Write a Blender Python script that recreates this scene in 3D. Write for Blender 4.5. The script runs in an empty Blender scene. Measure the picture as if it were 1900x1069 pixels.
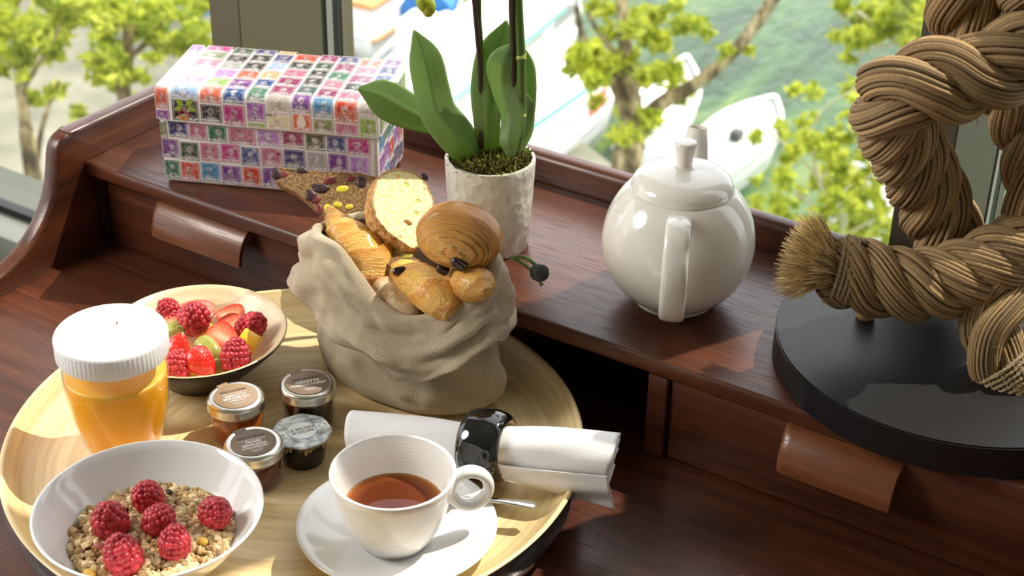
import bpy, bmesh, math, random
import numpy as np
from mathutils import Vector, Matrix, noise as mnoise

S = bpy.context.scene
COL = S.collection
random.seed(7); RNG = np.random.default_rng(7)
PI = math.pi

# ------------------------------------------------------------------ camera
F_PX = 2942.05
PITCH, ROLL, YAW = math.radians(30.204), math.radians(1.1233), math.radians(32.268)
CAM = np.array([0., 0., .79])          # desk surface is z = 0
_f = np.array([-math.sin(YAW)*math.cos(PITCH), math.cos(YAW)*math.cos(PITCH), -math.sin(PITCH)])
_r = np.array([math.cos(YAW), math.sin(YAW), 0.])
_u = np.cross(_r, _f)
RIGHT = math.cos(ROLL)*_r + math.sin(ROLL)*_u
UP = -math.sin(ROLL)*_r + math.cos(ROLL)*_u
FWD = _f
cd = bpy.data.cameras.new('camera'); cam = bpy.data.objects.new('camera', cd); COL.objects.link(cam)
cam.matrix_world = Matrix(((RIGHT[0], UP[0], -FWD[0], CAM[0]), (RIGHT[1], UP[1], -FWD[1], CAM[1]),
                           (RIGHT[2], UP[2], -FWD[2], CAM[2]), (0, 0, 0, 1)))
cd.sensor_width = 36; cd.lens = F_PX*36/1900; cd.clip_start = .05; cd.clip_end = 500
cd.dof.use_dof = True; cd.dof.focus_distance = 1.27; cd.dof.aperture_fstop = 12
S.camera = cam

# ------------------------------------------------------------------ sky, sun, exposure
S.view_settings.view_transform = 'Standard'; S.view_settings.look = 'None'
S.view_settings.exposure = 0.26; S.view_settings.gamma = 1.0; S.view_settings.use_curve_mapping = False
w = bpy.data.worlds.new('sky'); S.world = w; w.use_nodes = True
bg = w.node_tree.nodes['Background']; bg.inputs[0].default_value = (.94, .97, 1, 1); bg.inputs[1].default_value = 2.1
sl = bpy.data.lights.new('sun', 'SUN'); sun = bpy.data.objects.new('sun', sl); COL.objects.link(sun)
SUN_TO = Vector((.2600, .5113, .8192)).normalized()
sun.rotation_euler = SUN_TO.to_track_quat('Z', 'Y').to_euler(); sun.location = (3, 3, 4)
sl.energy = 5.0; sl.angle = math.radians(.6); sl.color = (1, .93, .80)

al = bpy.data.lights.new('added_softbox_fill', 'AREA'); fill_light = bpy.data.objects.new('added_softbox_fill', al); COL.objects.link(fill_light)  # added softbox-like fill from the left front, out of view, brightens the desk
al.shape = 'DISK'; al.size = .7; al.energy = 17; al.color = (1, .96, .9); fill_light.location = (-1.75, .05, 1.0)
fill_light.rotation_euler = Vector((-1.0, -.85, 1.0)).to_track_quat('Z', 'Y').to_euler()

# ------------------------------------------------------------------ measuring helpers (picture point -> point in the room)
def ray(u, v):
    return RIGHT*((u-950)/F_PX) - UP*((v-534.5)/F_PX) + FWD
def at(u, v, z=None, y=None, x=None):
    d = ray(u, v)
    t = (z-CAM[2])/d[2] if z is not None else ((y-CAM[1])/d[1] if y is not None else (x-CAM[0])/d[0])
    return CAM+d*t
def at_d(u, v, dist):
    d = ray(u, v); return CAM+d/np.linalg.norm(d)*dist
AWAY = np.array([-.534, .845, 0.]); IMR = np.array([.845, .534, 0.])
def at_pl(u, v, p0, off=0.):
    p = np.array(p0)-AWAY*off; d = ray(u, v); return CAM+d*((AWAY@(p-CAM))/(AWAY@d))

# ------------------------------------------------------------------ mesh helpers
def lin(r, g, b):
    f = lambda c: (c/255/12.92) if c/255 <= .04045 else ((c/255+.055)/1.055)**2.4
    return (f(r), f(g), f(b))

class MB:
    """collects geometry for one mesh"""
    def __init__(s): s.v = []; s.f = []; s.uv = []; s.col = []; s.mi = []; s.n = 0
    def add(s, v, f, uv=None, col=None, mi=0):
        v = np.asarray(v, float); k = len(v)
        s.v.append(v); s.f += [tuple(i+s.n for i in q) for q in f]; s.mi += [mi]*len(f)
        s.uv.append(np.zeros((k, 2)) if uv is None else np.asarray(uv, float))
        c = np.ones((k, 3)) if col is None else np.broadcast_to(np.asarray(col, float), (k, 3))
        s.col.append(c); s.n += k; return s
    def build(s, name, mats, parent=None, smooth=True, loc=None):
        v = np.concatenate(s.v); uv = np.concatenate(s.uv); col = np.concatenate(s.col)
        me = bpy.data.meshes.new(name); me.from_pydata(v.tolist(), [], s.f)
        li = np.zeros(len(me.loops), np.int32); me.loops.foreach_get('vertex_index', li)
        l = me.uv_layers.new(name='UVMap'); l.data.foreach_set('uv', uv[li].astype(np.float32).ravel())
        a = me.color_attributes.new('Col', 'FLOAT_COLOR', 'POINT')
        a.data.foreach_set('color', np.c_[col, np.ones(len(col))].astype(np.float32).ravel())
        if not isinstance(mats, (list, tuple)): mats = [mats]
        for m in mats: me.materials.append(m)
        if len(mats) > 1: me.polygons.foreach_set('material_index', np.array(s.mi, np.int32))
        if smooth: me.polygons.foreach_set('use_smooth', np.ones(len(me.polygons), bool))
        me.update()
        return link(name, me, parent, loc)

def link(name, me, parent=None, loc=None):
    o = bpy.data.objects.new(name, me); COL.objects.link(o)
    if parent is not None: o.parent = parent
    if loc is not None: o.location = loc
    return o
def tag(o, label=None, cat=None, group=None, kind=None):
    if label: o['label'] = label
    if cat: o['category'] = cat
    if group: o['group'] = group
    if kind: o['kind'] = kind
    return o
def empty(name, loc, label=None, cat=None, group=None, kind=None, rz=0.):
    o = bpy.data.objects.new(name, None); COL.objects.link(o); o.location = Vector(loc); o.rotation_euler = (0, 0, rz)
    o.empty_display_size = .02
    return tag(o, label, cat, group, kind)

def grid(fn, nu, nv, closed_u=False, closed_v=False):
    """fn(i,j)->xyz ; returns verts, faces"""
    v = [fn(i, j) for j in range(nv) for i in range(nu)]
    f = []
    for j in range(nv if closed_v else nv-1):
        for i in range(nu if closed_u else nu-1):
            a = j*nu+i; b = j*nu+(i+1) % nu; j2 = (j+1) % nv
            f.append((a, b, j2*nu+(i+1) % nu, j2*nu+i))
    return np.array(v, float), f
def lathe(prof, seg=64, sx=1., sy=1., cap0=False, cap1=False):
    prof = np.asarray(prof, float); n = len(prof)
    th = np.linspace(0, 2*PI, seg, endpoint=False)
    v = np.stack([np.outer(prof[:, 0], np.cos(th))*sx, np.outer(prof[:, 0], np.sin(th))*sy, np.repeat(prof[:, 1][:, None], seg, 1)], -1).reshape(-1, 3)
    f = [(j*seg+i, j*seg+(i+1) % seg, (j+1)*seg+(i+1) % seg, (j+1)*seg+i) for j in range(n-1) for i in range(seg)]
    if cap0: f.append(tuple(reversed(range(seg))))
    if cap1: f.append(tuple(range((n-1)*seg, n*seg)))
    return v, f
def smooth_path(pts, n):
    """Catmull-Rom through points"""
    p = np.asarray(pts, float); p = np.vstack([2*p[0]-p[1], p, 2*p[-1]-p[-2]]); m = len(p)-3
    out = []
    for t in np.linspace(0, m-1e-9, n):
        i = int(t); s = t-i; a, b, c, d = p[i:i+4]
        out.append(.5*((2*b)+(-a+c)*s+(2*a-5*b+4*c-d)*s*s+(-a+3*b-3*c+d)*s**3))
    return np.array(out)
def frames(path):
    t = np.gradient(path, axis=0); t /= np.linalg.norm(t, axis=1)[:, None]+1e-12
    n0 = np.cross(t[0], [0, 0, 1.]);
    if np.linalg.norm(n0) < .1: n0 = np.cross(t[0], [1., 0, 0])
    n0 /= np.linalg.norm(n0); N = [n0]
    for i in range(1, len(t)):
        n = N[-1]-t[i]*(N[-1]@t[i]); N.append(n/np.linalg.norm(n))
    N = np.array(N); return t, N, np.cross(t, N)
def tube(path, rad, seg=8, flat=1., caps=True, twist=None):
    path = np.asarray(path, float); n = len(path); t, N, B = frames(path)
    rad = np.broadcast_to(np.asarray(rad, float), (n,))
    th = np.linspace(0, 2*PI, seg, endpoint=False)
    v = (path[:, None]+rad[:, None, None]*(np.cos(th)[None, :, None]*N[:, None]+flat*np.sin(th)[None, :, None]*B[:, None])).reshape(-1, 3)
    f = [(j*seg+i, j*seg+(i+1) % seg, (j+1)*seg+(i+1) % seg, (j+1)*seg+i) for j in range(n-1) for i in range(seg)]
    if caps: f += [tuple(reversed(range(seg))), tuple(range((n-1)*seg, n*seg))]
    L = np.r_[0, np.cumsum(np.linalg.norm(np.diff(path, axis=0), axis=1))]
    uv = np.stack([np.repeat(L, seg), np.tile(th/(2*PI), n)], -1)
    return v, f, uv
def box_mesh(name, size, bevel=0., seg=2, off=(0, 0, 0)):
    bm = bmesh.new(); bmesh.ops.create_cube(bm, size=1)
    for q in bm.verts: q.co = Vector((q.co.x*size[0]+off[0], q.co.y*size[1]+off[1], q.co.z*size[2]+off[2]))
    if bevel > 0: bmesh.ops.bevel(bm, geom=list(bm.edges), offset=bevel, segments=seg, affect='EDGES', profile=.5)
    me = bpy.data.meshes.new(name); bm.to_mesh(me); bm.free()
    return me
def box(name, lo, hi, m, parent=None, bevel=0., seg=2, smooth=False, org=(0, 0, 0)):
    """box between two world corners, vertex coords relative to org"""
    lo = np.array(lo, float); hi = np.array(hi, float); c = (lo+hi)/2-np.array(org)
    me = box_mesh(name, hi-lo, bevel, seg, c); me.materials.append(m)
    if bevel > 0: shade(me, 40)
    return link(name, me, parent)
def shade(me, deg=40):
    me.polygons.foreach_set('use_smooth', np.ones(len(me.polygons), bool))
    me.set_sharp_from_angle(angle=math.radians(deg))
def ico(sub=2):
    bm = bmesh.new(); bmesh.ops.create_icosphere(bm, subdivisions=sub, radius=1)
    v = np.array([q.co[:] for q in bm.verts]); f = [tuple(q.index for q in p.verts) for p in bm.faces]; bm.free(); return v, f
ICO1, ICO2, ICO3 = ico(1), ico(2), ico(3)
def vnoise(p, sc=1., seed=0.):
    p = np.asarray(p, float)
    return np.array([mnoise.noise(Vector((q[0]*sc+seed, q[1]*sc+seed*1.7, q[2]*sc-seed))) for q in p.reshape(-1, 3)]).reshape(p.shape[:-1])
def rot_to(xa, za):
    """matrix with columns x,y,z from x hint and z"""
    z = np.array(za, float); z /= np.linalg.norm(z); x = np.array(xa, float); x = x-z*(x@z); x /= np.linalg.norm(x)
    return np.stack([x, np.cross(z, x), z], 1)
def text_mesh(txt, size, m, parent, loc, ang, name='label_text', align='CENTER', ext=.00005, bold=0.):
    cu = bpy.data.curves.new('t', 'FONT'); cu.body = txt; cu.size = size; cu.align_x = align; cu.align_y = 'CENTER'; cu.extrude = ext
    cu.resolution_u = 3; cu.offset = bold
    o = bpy.data.objects.new('t', cu); COL.objects.link(o)
    me = bpy.data.meshes.new_from_object(o.evaluated_get(bpy.context.evaluated_depsgraph_get()))
    bpy.data.objects.remove(o); bpy.data.curves.remove(cu)
    me.materials.clear(); me.materials.append(m)
    q = link(name, me, parent, loc); q.rotation_euler = (0, 0, ang) if np.isscalar(ang) else ang
    return q

# ------------------------------------------------------------------ material helpers
class N:
    def __init__(s, name, base=(.5, .5, .5), rough=.5, **kw):
        s.m = bpy.data.materials.new(name); s.m.use_nodes = True; s.t = s.m.node_tree; s.b = s.t.nodes['Principled BSDF']
        s.set('Base Color', (*base, 1)); s.set('Roughness', rough)
        for k, v in kw.items(): s.set(k.replace('_', ' '), v)
    def set(s, k, v):
        i = s.b.inputs[k]
        if hasattr(v, 'is_linked') or isinstance(v, bpy.types.NodeSocket): s.t.links.new(v, i)
        else: i.default_value = v
        return s
    def node(s, typ, **kw):
        n = s.t.nodes.new(typ)
        for k, v in kw.items(): setattr(n, k, v)
        return n
    def inp(s, n, k, v):
        if isinstance(v, bpy.types.NodeSocket): s.t.links.new(v, n.inputs[k])
        else: n.inputs[k].default_value = v
        return n
    def coord(s, kind='Object'): return s.node('ShaderNodeTexCoord').outputs[kind]
    def mapping(s, vec, scale=(1, 1, 1), rot=(0, 0, 0), loc=(0, 0, 0)):
        n = s.node('ShaderNodeMapping'); s.t.links.new(vec, n.inputs['Vector'])
        n.inputs['Scale'].default_value = scale; n.inputs['Rotation'].default_value = rot; n.inputs['Location'].default_value = loc
        return n.outputs[0]
    def noise(s, vec, scale=5., detail=4., rough=.55, dist=0.):
        n = s.node('ShaderNodeTexNoise'); s.t.links.new(vec, n.inputs['Vector'])
        n.inputs['Scale'].default_value = scale; n.inputs['Detail'].default_value = detail; n.inputs['Roughness'].default_value = rough; n.inputs['Distortion'].default_value = dist
        return n.outputs[0]
    def voro(s, vec, scale=5., feature='F1', out='Distance'):
        n = s.node('ShaderNodeTexVoronoi', feature=feature); s.t.links.new(vec, n.inputs['Vector']); n.inputs['Scale'].default_value = scale
        return n.outputs[out]
    def wave(s, vec, scale=5., dist=0., detail=2., direction='X', typ='BANDS', dscale=1.):
        n = s.node('ShaderNodeTexWave', wave_type=typ)
        if typ == 'BANDS': n.bands_direction = direction
        else: n.rings_direction = direction
        s.t.links.new(vec, n.inputs['Vector']); n.inputs['Scale'].default_value = scale; n.inputs['Distortion'].default_value = dist
        n.inputs['Detail'].default_value = detail; n.inputs['Detail Scale'].default_value = dscale
        return n.outputs[1]
    def ramp(s, fac, stops, interp='LINEAR'):
        n = s.node('ShaderNodeValToRGB'); n.color_ramp.interpolation = interp; e = n.color_ramp.elements
        while len(e) < len(stops): e.new(.5)
        for q, (p, c) in zip(e, stops): q.position = p; q.color = (*c, 1) if len(c) == 3 else c
        s.t.links.new(fac, n.inputs[0]); return n.outputs[0]
    def mix(s, a, b, fac, mode='MIX'):
        n = s.node('ShaderNodeMix', data_type='RGBA', blend_type=mode)
        for k, v in ((0, fac), (6, a), (7, b)):
            if isinstance(v, bpy.types.NodeSocket): s.t.links.new(v, n.inputs[k])
            else: n.inputs[k].default_value = v if k == 0 else (*v, 1)
        return n.outputs[2]
    def math(s, op, a, b=0., c=0.):
        n = s.node('ShaderNodeMath', operation=op)
        for k, v in enumerate((a, b, c)):
            if isinstance(v, bpy.types.NodeSocket): s.t.links.new(v, n.inputs[k])
            else: n.inputs[k].default_value = v
        return n.outputs[0]
    def sep(s, vec):
        n = s.node('ShaderNodeSeparateXYZ'); s.t.links.new(vec, n.inputs[0]); return n.outputs
    def comb(s, x=0., y=0., z=0.):
        n = s.node('ShaderNodeCombineXYZ')
        for k, v in enumerate((x, y, z)):
            if isinstance(v, bpy.types.NodeSocket): s.t.links.new(v, n.inputs[k])
            else: n.inputs[k].default_value = v
        return n.outputs[0]
    def attr(s, name='Col'): return s.node('ShaderNodeAttribute', attribute_name=name).outputs[0]
    def bump(s, h, strength=.3, dist=.001):
        n = s.node('ShaderNodeBump'); s.t.links.new(h, n.inputs['Height']); n.inputs['Strength'].default_value = strength; n.inputs['Distance'].default_value = dist
        s.t.links.new(n.outputs[0], s.b.inputs['Normal']); return s

def glass_mat(name, tint=(1, 1, 1), refl=1.0):
    """clear glass sheet: straight transmission plus mirror reflection by angle"""
    m = bpy.data.materials.new(name); m.use_nodes = True; t = m.node_tree; t.nodes.clear()
    o = t.nodes.new('ShaderNodeOutputMaterial'); mx = t.nodes.new('ShaderNodeMixShader'); tr = t.nodes.new('ShaderNodeBsdfTransparent')
    gl = t.nodes.new('ShaderNodeBsdfGlossy'); lw = t.nodes.new('ShaderNodeLayerWeight'); lw.inputs[0].default_value = .5
    pw = t.nodes.new('ShaderNodeMath'); pw.operation = 'POWER'; pw.inputs[1].default_value = 4.
    mu = t.nodes.new('ShaderNodeMath'); mu.operation = 'MULTIPLY_ADD'; mu.inputs[1].default_value = .8*refl; mu.inputs[2].default_value = .035*refl
    gl.inputs['Roughness'].default_value = .02; tr.inputs[0].default_value = (*tint, 1)
    t.links.new(lw.outputs['Facing'], pw.inputs[0]); t.links.new(pw.outputs[0], mu.inputs[0])
    t.links.new(mu.outputs[0], mx.inputs[0]); t.links.new(tr.outputs[0], mx.inputs[1]); t.links.new(gl.outputs[0], mx.inputs[2])
    t.links.new(mx.outputs[0], o.inputs[0]); return m

def wood_mat(name, dark, mid, light, axis='X', rough=.3, sc=1.):
    n = N(name, mid, rough); c = n.coord('Object')
    st = {'X': (1.2, 26, 26), 'Y': (26, 1.2, 26), 'Z': (26, 26, 1.2)}[axis]
    v = n.mapping(c, tuple(q*sc for q in st))
    g = n.noise(v, 3., 6., .6, .6); p = n.noise(n.mapping(c, tuple(q*4*sc for q in st)), 6., 2., .5)
    big = n.noise(n.mapping(c, tuple(q*.25*sc for q in st)), 3., 3., .5)
    col = n.ramp(g, [(.28, dark), (.5, mid), (.72, light)])
    col = n.mix(col, n.ramp(big, [(.35, dark), (.65, light)]), .35)
    pores = n.ramp(p, [(.34, (.25, .2, .18)), (.44, (1, 1, 1))])
    n.set('Base Color', n.mix(col, pores, .55, 'MULTIPLY'))
    n.set('Roughness', n.ramp(p, [(.3, (.55,)*3), (.5, (rough,)*3)]))
    n.bump(p, .12, .0006); n.set('Coat Weight', .12); n.set('Coat Roughness', .25)
    return n.m
WOOD = wood_mat('mahogany', (.030, .0085, .0040), (.080, .0225, .0095), (.140, .043, .0175))
WOOD_Y = wood_mat('mahogany_across', (.030, .0085, .0040), (.080, .0225, .0095), (.140, .043, .0175), 'Y')
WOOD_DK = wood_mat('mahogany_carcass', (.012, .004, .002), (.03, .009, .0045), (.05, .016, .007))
WOOD_H = wood_mat('mahogany_pull', (.060, .019, .0075), (.17, .056, .021), (.25, .090, .036))
PORC = N('white_porcelain', (.82, .79, .72), .12, Coat_Weight=.4, Coat_Roughness=.05).m
PORC_W = N('cool_white_porcelain', (.82, .82, .81), .10, Coat_Weight=.4, Coat_Roughness=.04).m
GLASS = glass_mat('clear_glass')
CHROME = N('polished_steel', (.75, .75, .74), .12, Metallic=1.).m
BLACKG = N('black_lacquer', (.006, .006, .006), .08, Coat_Weight=.6, Coat_Roughness=.03).m
# ================================================================== room shell
PLASTER = N('warm_plaster', (.62, .58, .52), .8).m
CARPET = N('brown_carpet', (.12, .09, .07), .95).m
FRAME = N('bronze_grey_frame', lin(98, 92, 70), .45).m
FRAME_D = N('dark_bronze_frame', lin(74, 68, 56), .5).m
GASKET = N('black_rubber_gasket', (.008, .009, .009), .5).m
BEAD = N('aluminium_bead', (.30, .31, .28), .4).m
SILL = N('pale_frame_rail', lin(128, 132, 122), .4).m
def struct(name, lo, hi, m, bevel=0.): return tag(box(name, lo, hi, m, None, bevel), kind='structure')
struct('floor', (-3.9, -2.4, -.80), (1.9, 1.5, -.76), CARPET)
struct('ceiling', (-3.9, -2.4, 1.95), (1.9, 1.5, 2.0), PLASTER)
struct('wall_right', (1.82, -2.4, -.76), (1.9, 1.5, 1.95), PLASTER)
struct('wall_rear', (-3.9, -2.48, -.76), (1.9, -2.4, 1.95), PLASTER)
struct('wall_back', (.50, 1.24, -.76), (1.82, 1.44, 1.95), PLASTER)
# glazed wall behind the desk: deep mullions every 0.81 m
MX = [-2.811, -2.001, -1.1905, -.3846, .4214]
def mullion(par, x, m=FRAME):
    w_ = .0447
    def b(n, y0, y1, x0, x1, mm): box(n, (x0, y0, -.76), (x1, y1, 1.95), mm, par, .0012 if n == 'mullion' else 0, 1)
    b('mullion', 1.24, 1.3825, x, x+w_, m)
    b('gasket', 1.3830, 1.3895, x+.004, x+w_-.001, GASKET)
    b('glazing_bead', 1.3900, 1.4010, x+.003, x+w_+.0005, BEAD)
    b('gasket', 1.4012, 1.4180, x+.003, x+w_, GASKET)
    b('outer_frame', 1.4182, 1.4393, x-.002, x+w_+.001, m)
for k, x in enumerate(MX):
    wn = empty('window_%d' % (k+1), (0, 0, 0), kind='structure')
    mullion(wn, x, FRAME_D if k == 3 else FRAME)
    if k < len(MX)-1:
        x0, x1 = x+.0447, MX[k+1]
        pane = box('pane', (x0, 1.407, -.335), (x1, 1.411, 1.93), GLASS, wn)
        box('lower_pane', (x0, 1.407, -.74), (x1, 1.411, -.475), GLASS, wn)
        box('bottom_rail', (x0, 1.345, -.40), (x1, 1.43, -.345), SILL, wn, .004)
        box('rail_gasket', (x0, 1.400, -.345), (x1, 1.418, -.334), GASKET, wn)
        box('rail_step', (x0, 1.375, -.44), (x1, 1.43, -.402), FRAME, wn, .003)
        box('rail_lip', (x0, 1.36, -.475), (x1, 1.43, -.442), FRAME, wn, .003)
        box('top_rail', (x0, 1.35, 1.90), (x1, 1.43, 1.95), FRAME, wn)
# glazed end on the left of the room
wl = empty('window_6', (0, 0, 0), kind='structure')
for y in (-2.3, -1.1, .1, 1.30): box('mullion', (-3.88, y, -.76), (-3.74, y+.05, 1.95), FRAME, wl)
for y in (-2.25, -1.05, .15): box('pane', (-3.83, y, -.70), (-3.826, y+1.15, 1.93), GLASS, wl)
box('bottom_rail', (-3.88, -2.4, -.76), (-3.74, 1.3, -.70), FRAME, wl)
# roof ledge just outside the glass
LEDGE = N('grey_felt_ledge', lin(92, 97, 88), .9); LEDGE.bump(LEDGE.noise(LEDGE.coord(), 300, 3), .4, .002)
struct('trim_1', (-4.5, 1.45, -.56), (1.9, 1.715, -.50), LEDGE.m)

# ================================================================== the desk
DX0, DX1 = -1.127, .25
desk = empty('writing_desk', (-.45, .85, 0), 'dark mahogany writing desk with raised rear shelf, drawers and curved end panel', 'desk')
DO = np.array([-.45, .85, 0])
def dbox(n, lo, hi, m=WOOD, bv=.0015, par=None, seg=2): return box(n, lo, hi, m, par or desk, bv, seg, org=DO if par is None else DO)
dbox('worktop', (DX0, .40, -.030), (DX1, 1.20, 0), WOOD, .003)
dbox('shelf', (DX0, .978, .0795), (DX1, 1.1995, .0955), WOOD, .0035, seg=3)
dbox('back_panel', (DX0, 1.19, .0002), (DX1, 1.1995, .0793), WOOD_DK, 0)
dbox('back_rail', (DX0, 1.2000, -.03), (DX1, 1.2215, .124), WOOD, .0085, seg=4)
# end panel with the swept profile
prof = [(.40, .009), (.60, .0095), (.72, .0105), (.80, .0130), (.835, .0155), (.857, .0185), (.8724, .0225), (.889, .0290), (.905, .0385), (.920, .0520), (.932, .0680),
        (.940, .0850), (.9445, .1010), (.9475, .1140), (.951, .1215), (.957, .1270), (.965, .1298), (.980, .1310), (1.10, .1310), (1.2215, .1310)]
pp = smooth_path([(0, y, z) for y, z in prof], 90)[:, 1:]
bm = bmesh.new()
lo = [bm.verts.new((DX0-.020-DO[0], y-DO[1], z)) for y, z in pp]; lo += [bm.verts.new((DX0-.020-DO[0], 1.2215-DO[1], -.05)), bm.verts.new((DX0-.020-DO[0], .40-DO[1], -.05))]
fa = bm.faces.new(lo); ex = bmesh.ops.extrude_face_region(bm, geom=[fa])
for q in [g for g in ex['geom'] if isinstance(g, bmesh.types.BMVert)]: q.co.x += .0198
bmesh.ops.recalc_face_normals(bm, faces=list(bm.faces))
ed = [e for e in bm.edges if e.is_manifold and len(e.link_faces) == 2 and any(len(q.verts) > 10 for q in e.link_faces)]
bmesh.ops.bevel(bm, geom=ed, offset=.005, segments=3, affect='EDGES', profile=.5)
me = bpy.data.meshes.new('end_panel'); bm.to_mesh(me); bm.free(); me.materials.append(WOOD_Y); shade(me, 35)
link('end_panel', me, desk)
# uprights between drawers and the open niche
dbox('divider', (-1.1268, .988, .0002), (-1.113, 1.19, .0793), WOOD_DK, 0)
dbox('divider', (-.822, .986, .0002), (-.806, 1.19, .0793), WOOD, .001)
dbox('divider', (-.4845, .979, .0002), (-.4670, 1.19, .0793), WOOD, .001)
dbox('divider', (-.105, .979, .0002), (-.088, 1.19, .0793), WOOD, .001)
def pull(par, x0, x1, yf):
    # hood-shaped wooden pull: outer curve from the drawer face forward and down to a lip
    out = []
    for k in range(15):
        a = k/14*PI/2
        out.append((yf-.0235*math.sin(a)**.9, .0775-.0335*(1-math.cos(a))**.95))
    inner = [(yf-.0195, .0440), (yf-.0185, .052), (yf-.015, .060), (yf-.009, .0660), (yf, .0690)]
    poly = out+inner
    mb = MB(); n = len(poly); xs = [x0, x0+.0015, x0+.004, x0+.009, x1-.0015, x1]
    sc = [.55, .80, .93, 1., 1., .98]
    vs = []
    for x, s_ in zip(xs, sc):
        for (y, z) in poly: vs.append((x-DO[0], yf+(y-yf)*s_-DO[1], .062+(z-.062)*(.75+.25*s_)))
    f = [(j*n+i, j*n+(i+1) % n, (j+1)*n+(i+1) % n, (j+1)*n+i) for j in range(len(xs)-1) for i in range(n)]
    f += [tuple(reversed(range(n))), tuple(range((len(xs)-1)*n, len(xs)*n))]
    o = MB().add(vs, f).build('pull', WOOD_H, par)
    shade(o.data, 40); return o
d1 = dbox('drawer', (-1.112, .991, .0015), (-.8235, 1.008, .0785), WOOD, .001); pull(d1, -1.036, -.918, .9911)
d2 = dbox('drawer', (-.4650, .983, .0015), (-.107, 1.000, .0785), WOOD, .001); pull(d2, -.362, -.266, .9831)

# ================================================================== outdoors, far below the window
GZ = -13.
QUAY = N('pale_quay_paving', lin(196, 190, 160), .9); c = QUAY.coord()
QUAY.set('Base Color', QUAY.ramp(QUAY.noise(c, .35, 5, .6), [(.35, (.10, .105, .075)), (.65, (.27, .26, .19))])); QUAY = QUAY.m
gp = [at(u, v, z=GZ) for u, v in ((-700, -180), (985, -180), (985, -45), (560, -45), (700, 175), (1000, 330), (1080, 262), (1170, 330), (1400, 420), (1500, 1500), (-900, 1500))]
mb = MB(); k = len(gp); vs = [tuple(p) for p in gp]+[(p[0], p[1], GZ-1.2) for p in gp]
mb.add(vs, [tuple(range(k))]+[(i, (i+1) % k, (i+1) % k+k, i+k) for i in range(k)])
q = tag(mb.build('quay_ground', QUAY, smooth=False), kind='structure')
WAT = N('green_river_water', (.06, .14, .10), .2, IOR=1.33); c = WAT.coord('Object')
WAT.set('Base Color', WAT.ramp(WAT.noise(WAT.mapping(c, (.22, .06, 1), (0, 0, .5)), 3., 4, .6, 1.), [(.35, lin(34, 64, 34)), (.52, lin(58, 92, 48)), (.7, lin(108, 128, 60))]))
WAT.bump(WAT.noise(WAT.mapping(c, (1.2, .5, 1), (0, 0, .5)), 3., 4, .55, .5), .8, .12)
mb = MB().add([(-160, -10, GZ-.6), (160, -10, GZ-.6), (160, 260, GZ-.6), (-160, 260, GZ-.6)], [(0, 1, 2, 3)])
tag(mb.build('river_water', WAT.m, smooth=False), kind='structure')

BARK = N('mottled_bark', (.16, .14, .09), .9); c = BARK.coord()
BARK.set('Base Color', BARK.ramp(BARK.noise(BARK.mapping(c, (2, 2, .8)), 3., 4, .65), [(.38, lin(62, 54, 34)), (.52, lin(126, 112, 76)), (.68, lin(186, 172, 130))])); BARK = BARK.m
PALEB = N('pale_grey_bark', lin(176, 172, 140), .9).m
def leaf_mat(name, a, b):
    n = N(name, a, .6); col = n.mix(a, b, n.ramp(n.attr(), [(0, (0,)*3), (1, (1,)*3)]))
    n.set('Base Color', col)
    t = n.t; tr = n.node('ShaderNodeBsdfTranslucent'); t.links.new(col, tr.inputs[0]); mx = n.node('ShaderNodeMixShader'); mx.inputs[0].default_value = .5
    t.links.new(n.b.outputs[0], mx.inputs[1]); t.links.new(tr.outputs[0], mx.inputs[2]); t.links.new(mx.outputs[0], t.nodes['Material Output'].inputs[0])
    return n.m
LEAF = leaf_mat('spring_leaf_green', lin(126, 146, 30), lin(206, 210, 74))
def leaves(mb, c, rad, n, size, seed):
    r = np.random.default_rng(seed)
    d = r.normal(size=(n, 3)); d /= np.linalg.norm(d, axis=1)[:, None]; p = c+d*(r.random((n, 1))**.45)*np.array(rad)
    a = r.normal(size=(n, 3)); a /= np.linalg.norm(a, axis=1)[:, None]; b = np.cross(a, r.normal(size=(n, 3))); b /= np.linalg.norm(b, axis=1)[:, None]+1e-9
    s_ = size*(.6+.8*r.random((n, 1))); sh = r.random(n)
    v = np.stack([p-a*s_, p+b*s_*.45, p+a*s_, p-b*s_*.45], 1).reshape(-1, 3)
    mb.add(v, [(4*i, 4*i+1, 4*i+2, 4*i+3) for i in range(n)], col=np.repeat(sh, 4)[:, None]*np.ones(3))
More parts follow.
